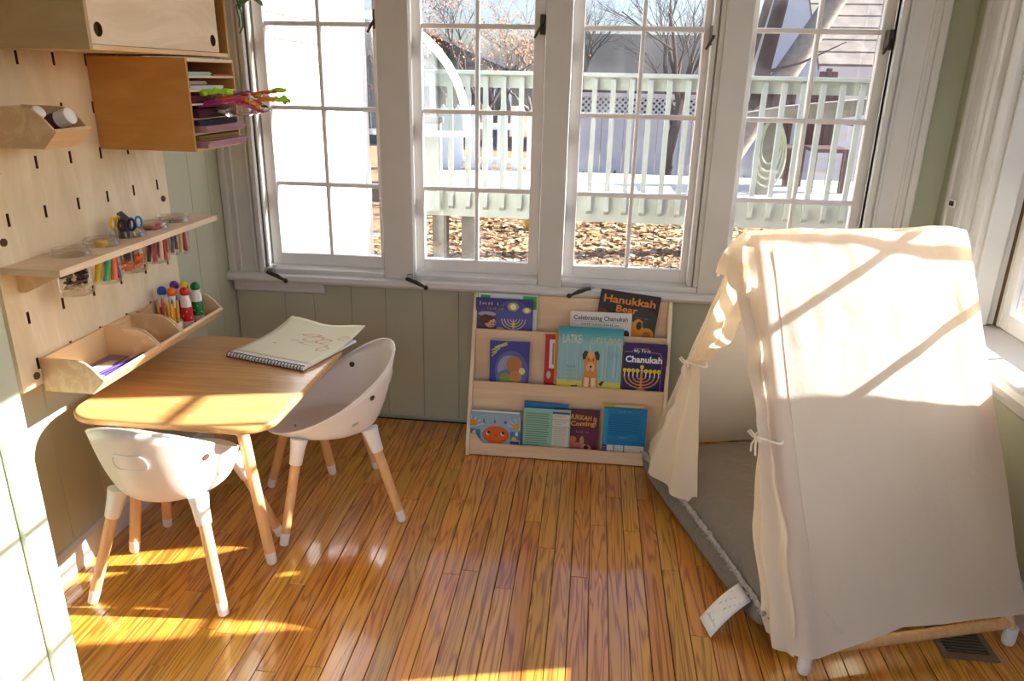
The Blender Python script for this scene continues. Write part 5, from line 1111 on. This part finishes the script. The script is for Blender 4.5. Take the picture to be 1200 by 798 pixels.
# seam line on the near slope
obj('seam', MB().tube([sN(.10+.00*v, v)+Vector((0, -.0008, .0004)) for v in [i/40 for i in range(2, 36)]]+[sN(.10+.09*(i/10), .875+.09*i/10)+Vector((0, -.0008, .0004)) for i in range(1, 11)], .0011, 5), M['canvas'], TN)
def interp(rows, z):
    rows = sorted(rows)
    if z <= rows[0][0]: return rows[0][1:]
    for r0, r1 in zip(rows, rows[1:]):
        if z <= r1[0]:
            t = (z-r0[0])/(r1[0]-r0[0]); t = t*t*(3-2*t); return [a+(b-a)*t for a, b in zip(r0[1:], r1[1:])]
    return rows[-1][1:]
def curtain(rows, ztop, zb_out, zb_in, xb, folds, seed):
    def P(u, v):
        zb = zb_out+(zb_in-zb_out)*u; z = ztop+(zb-ztop)*v
        o, i, dep = interp(rows, z); s = o+(i-o)*u
        amp = .010+.012*abs(v-.5); wn_ = min(1, u*4); x = -.030-wn_*(dep*sin(pi*min(1, u*.8+.15))+amp*sin(2*pi*folds*u+seed+v*1.2))-.008*nz(u*5, v*3, seed)
        return Vector((x, -HB+s, z))
    return P
far = [(1.06, .60, .50, .01), (.96, .635, .455, .02), (.78, .715, .545, .02), (.66, .772, .665, .02), (.61, .79, .745, .02), (.56, .81, .735, .02), (.45, .87, .715, .03), (.3, .965, .69, .045), (.13, 1.085, .665, .05), (.08, 1.10, .66, .05)]
near = [(.99, .505, .53, .01), (.95, .475, .51, .02), (.77, .362, .425, .02), (.62, .285, .325, .02), (.57, .262, .298, .02), (.5, .225, .292, .02), (.33, .12, .272, .03), (.11, .02, .165, .03), (.05, .01, .10, .03)]
obj('curtain', MB().grid(curtain(far, 1.06, .085, .115, .05, 2.5, .4), 40, 60), M['canvas'], TN, smooth=80)
obj('curtain', MB().grid(curtain(near, .99, .05, .075, .03, 2.2, 1.9), 36, 60), M['canvas'], TN, smooth=80)
def tie(s, z, x=-.058):
    y = -HB+s
    m = MB().tube([(x+.03+.036*cos(2*pi*i/18), y+.040*sin(2*pi*i/18), z+.006*sin(4*pi*i/18)) for i in range(18)], .0032, 6, close=True)
    for sg in (-1, 1):
        m.tube([(x-.006, y, z), (x-.016, y+sg*.022, z+.014), (x-.016, y+sg*.034, z+.004), (x-.008, y+sg*.018, z-.006), (x-.006, y, z)], .0030, 6); m.tube([(x-.008, y, z), (x-.014, y+sg*.010, z-.022), (x-.012, y+sg*.013, z-.048)], [.0032, .003, .0026], 6)
    obj('curtain_tie', m, M['cord'], TN, smooth=True)
tie(.770, .605); tie(.280, .572)
def hood(u, v):
    a = -.5+u   # -.5 near .. .5 far
    top = Vector((-.03+.03*abs(a), .05*a, 1.095-.06*abs(a))); y = .20*a+.0; zb = .955+.035*max(0, a)+.02*cos(a*9)
    bot = Vector((-.105+.06*abs(a)*2, (.21*a-.012), zb)); p = top.lerp(bot, v); p.x -= .022*sin(pi*v)*(1-abs(a))+.006*sin(a*22)*v; return p
obj('apex_hood', MB().grid(hood, 30, 14), M['canvas'], TN, smooth=80)
# cushion
CU = thing('floor_cushion', 'grey linen floor cushion with frayed seam lying inside the tent', 'cushion', TL, rot=(0, 0, TZ))
cx0, cx1, cy0, cy1, TH = -.055, .56, -.435, .525, .17
def out(a):   # outline, corners pointed
    c, s = cos(a), sin(a); k = 1/max(abs(c), abs(s)); e = .965+.035*min(1, (abs(c*s)*2)**3)
    return c*k*e, s*k*e
def pil(sg):
    def P(u, v):
        x, y = 2*u-1, 2*v-1
        pin = 1-.05*(1-y*y)*abs(x)**4; pin2 = 1-.04*(1-x*x)*abs(y)**4
        X = (cx0+cx1)/2+(cx1-cx0)/2*x*pin; Y = (cy0+cy1)/2+(cy1-cy0)/2*y*pin2
        h = ((1-x**4)*(1-y**4))**.5
        wr = .010*nz(x*3, y*5, sg)+.010*sin(16*y+5*x+3*nz(x*2, y*2))*max(0, max(abs(x), abs(y))-.5)+.006*nz(x*8, y*9, sg)
        r = max(abs(x), abs(y)); bu = (.05*sin(pi*max(0, min(1, (r-.75)/.25)))) if sg < 0 else 0
        X += (cx1-cx0)/2*x*bu*3.2; Y += (cy1-cy0)/2*y*bu*1.5
        z = .10+sg*(TH*.5*h)+wr*h if sg > 0 else .10-.096*min(1, h*1.3)
        return Vector((X, Y, z))
    return P
m = MB().grid(pil(1), 40, 52); m.grid(pil(-1), 40, 52); obj('cover', m, M['cushion'], CU, smooth=80)
pts = [pil(1)(0, i/60) for i in range(61)]; m = MB(); R = random.Random(4)
for p, q in zip(pts, pts[1:]):
    for k in range(3):
        b = p.lerp(q, k/3); w2 = .011+.009*R.random(); m.add([b+Vector((.004, 0, .004)), p.lerp(q, (k+1)/3)+Vector((.004, 0, .004)), p.lerp(q, (k+1)/3)+Vector((-w2, R.uniform(-.003, .003), R.uniform(-.004, .008))), b+Vector((-w2, R.uniform(-.003, .003), R.uniform(-.002, .012)))], [(0, 1, 2, 3)])
for u_ in range(40):
    p, q = pil(1)(u_/40, 0), pil(1)((u_+1)/40, 0); w2 = .012+.006*R.random(); m.add([p, q, q+Vector((0, -w2, R.uniform(-.003, .005))), p+Vector((0, -w2, R.uniform(-.003, .005)))], [(0, 1, 2, 3)])
obj('frayed_trim', m, M['fray'], CU, solid=.001)
rp = [pts[i//3].lerp(pts[min(60, i//3+1)], (i % 3)/3)+Vector((-.006+R.uniform(-.003, .003), 0, .006+R.uniform(-.003, .003))) for i in range(180)]
obj('seam_fringe', MB().tube(rp, [.0055+.004*R.random() for _ in rp], 6), M['fray'], CU)
t = obj('care_tag', MB().grid(lambda u, v: Vector((-.06-.13*u, -.285-.075*v-.03*u, .097-.084*u+.012*sin(pi*u)-.008*v)), 8, 4), cm('e4e0da', .8), CU, smooth=True, solid=.0006)
a = Art()
for k in range(9): a.rect(.112, .010+.0062*k, .030+.012*((k*3) % 4), .0122+.0062*k, '8a8884'); a.L = 1
a.v = [(-.06-.13*(x/.13), -.285-.075*(z/.075)-.03*(x/.13), .097-.084*(x/.13)+.012*sin(pi*x/.13)-.008*(z/.075)+.0012) for x, y, z in a.v]
a.make('care_print', t, T=Matrix(), mat='matteprint')
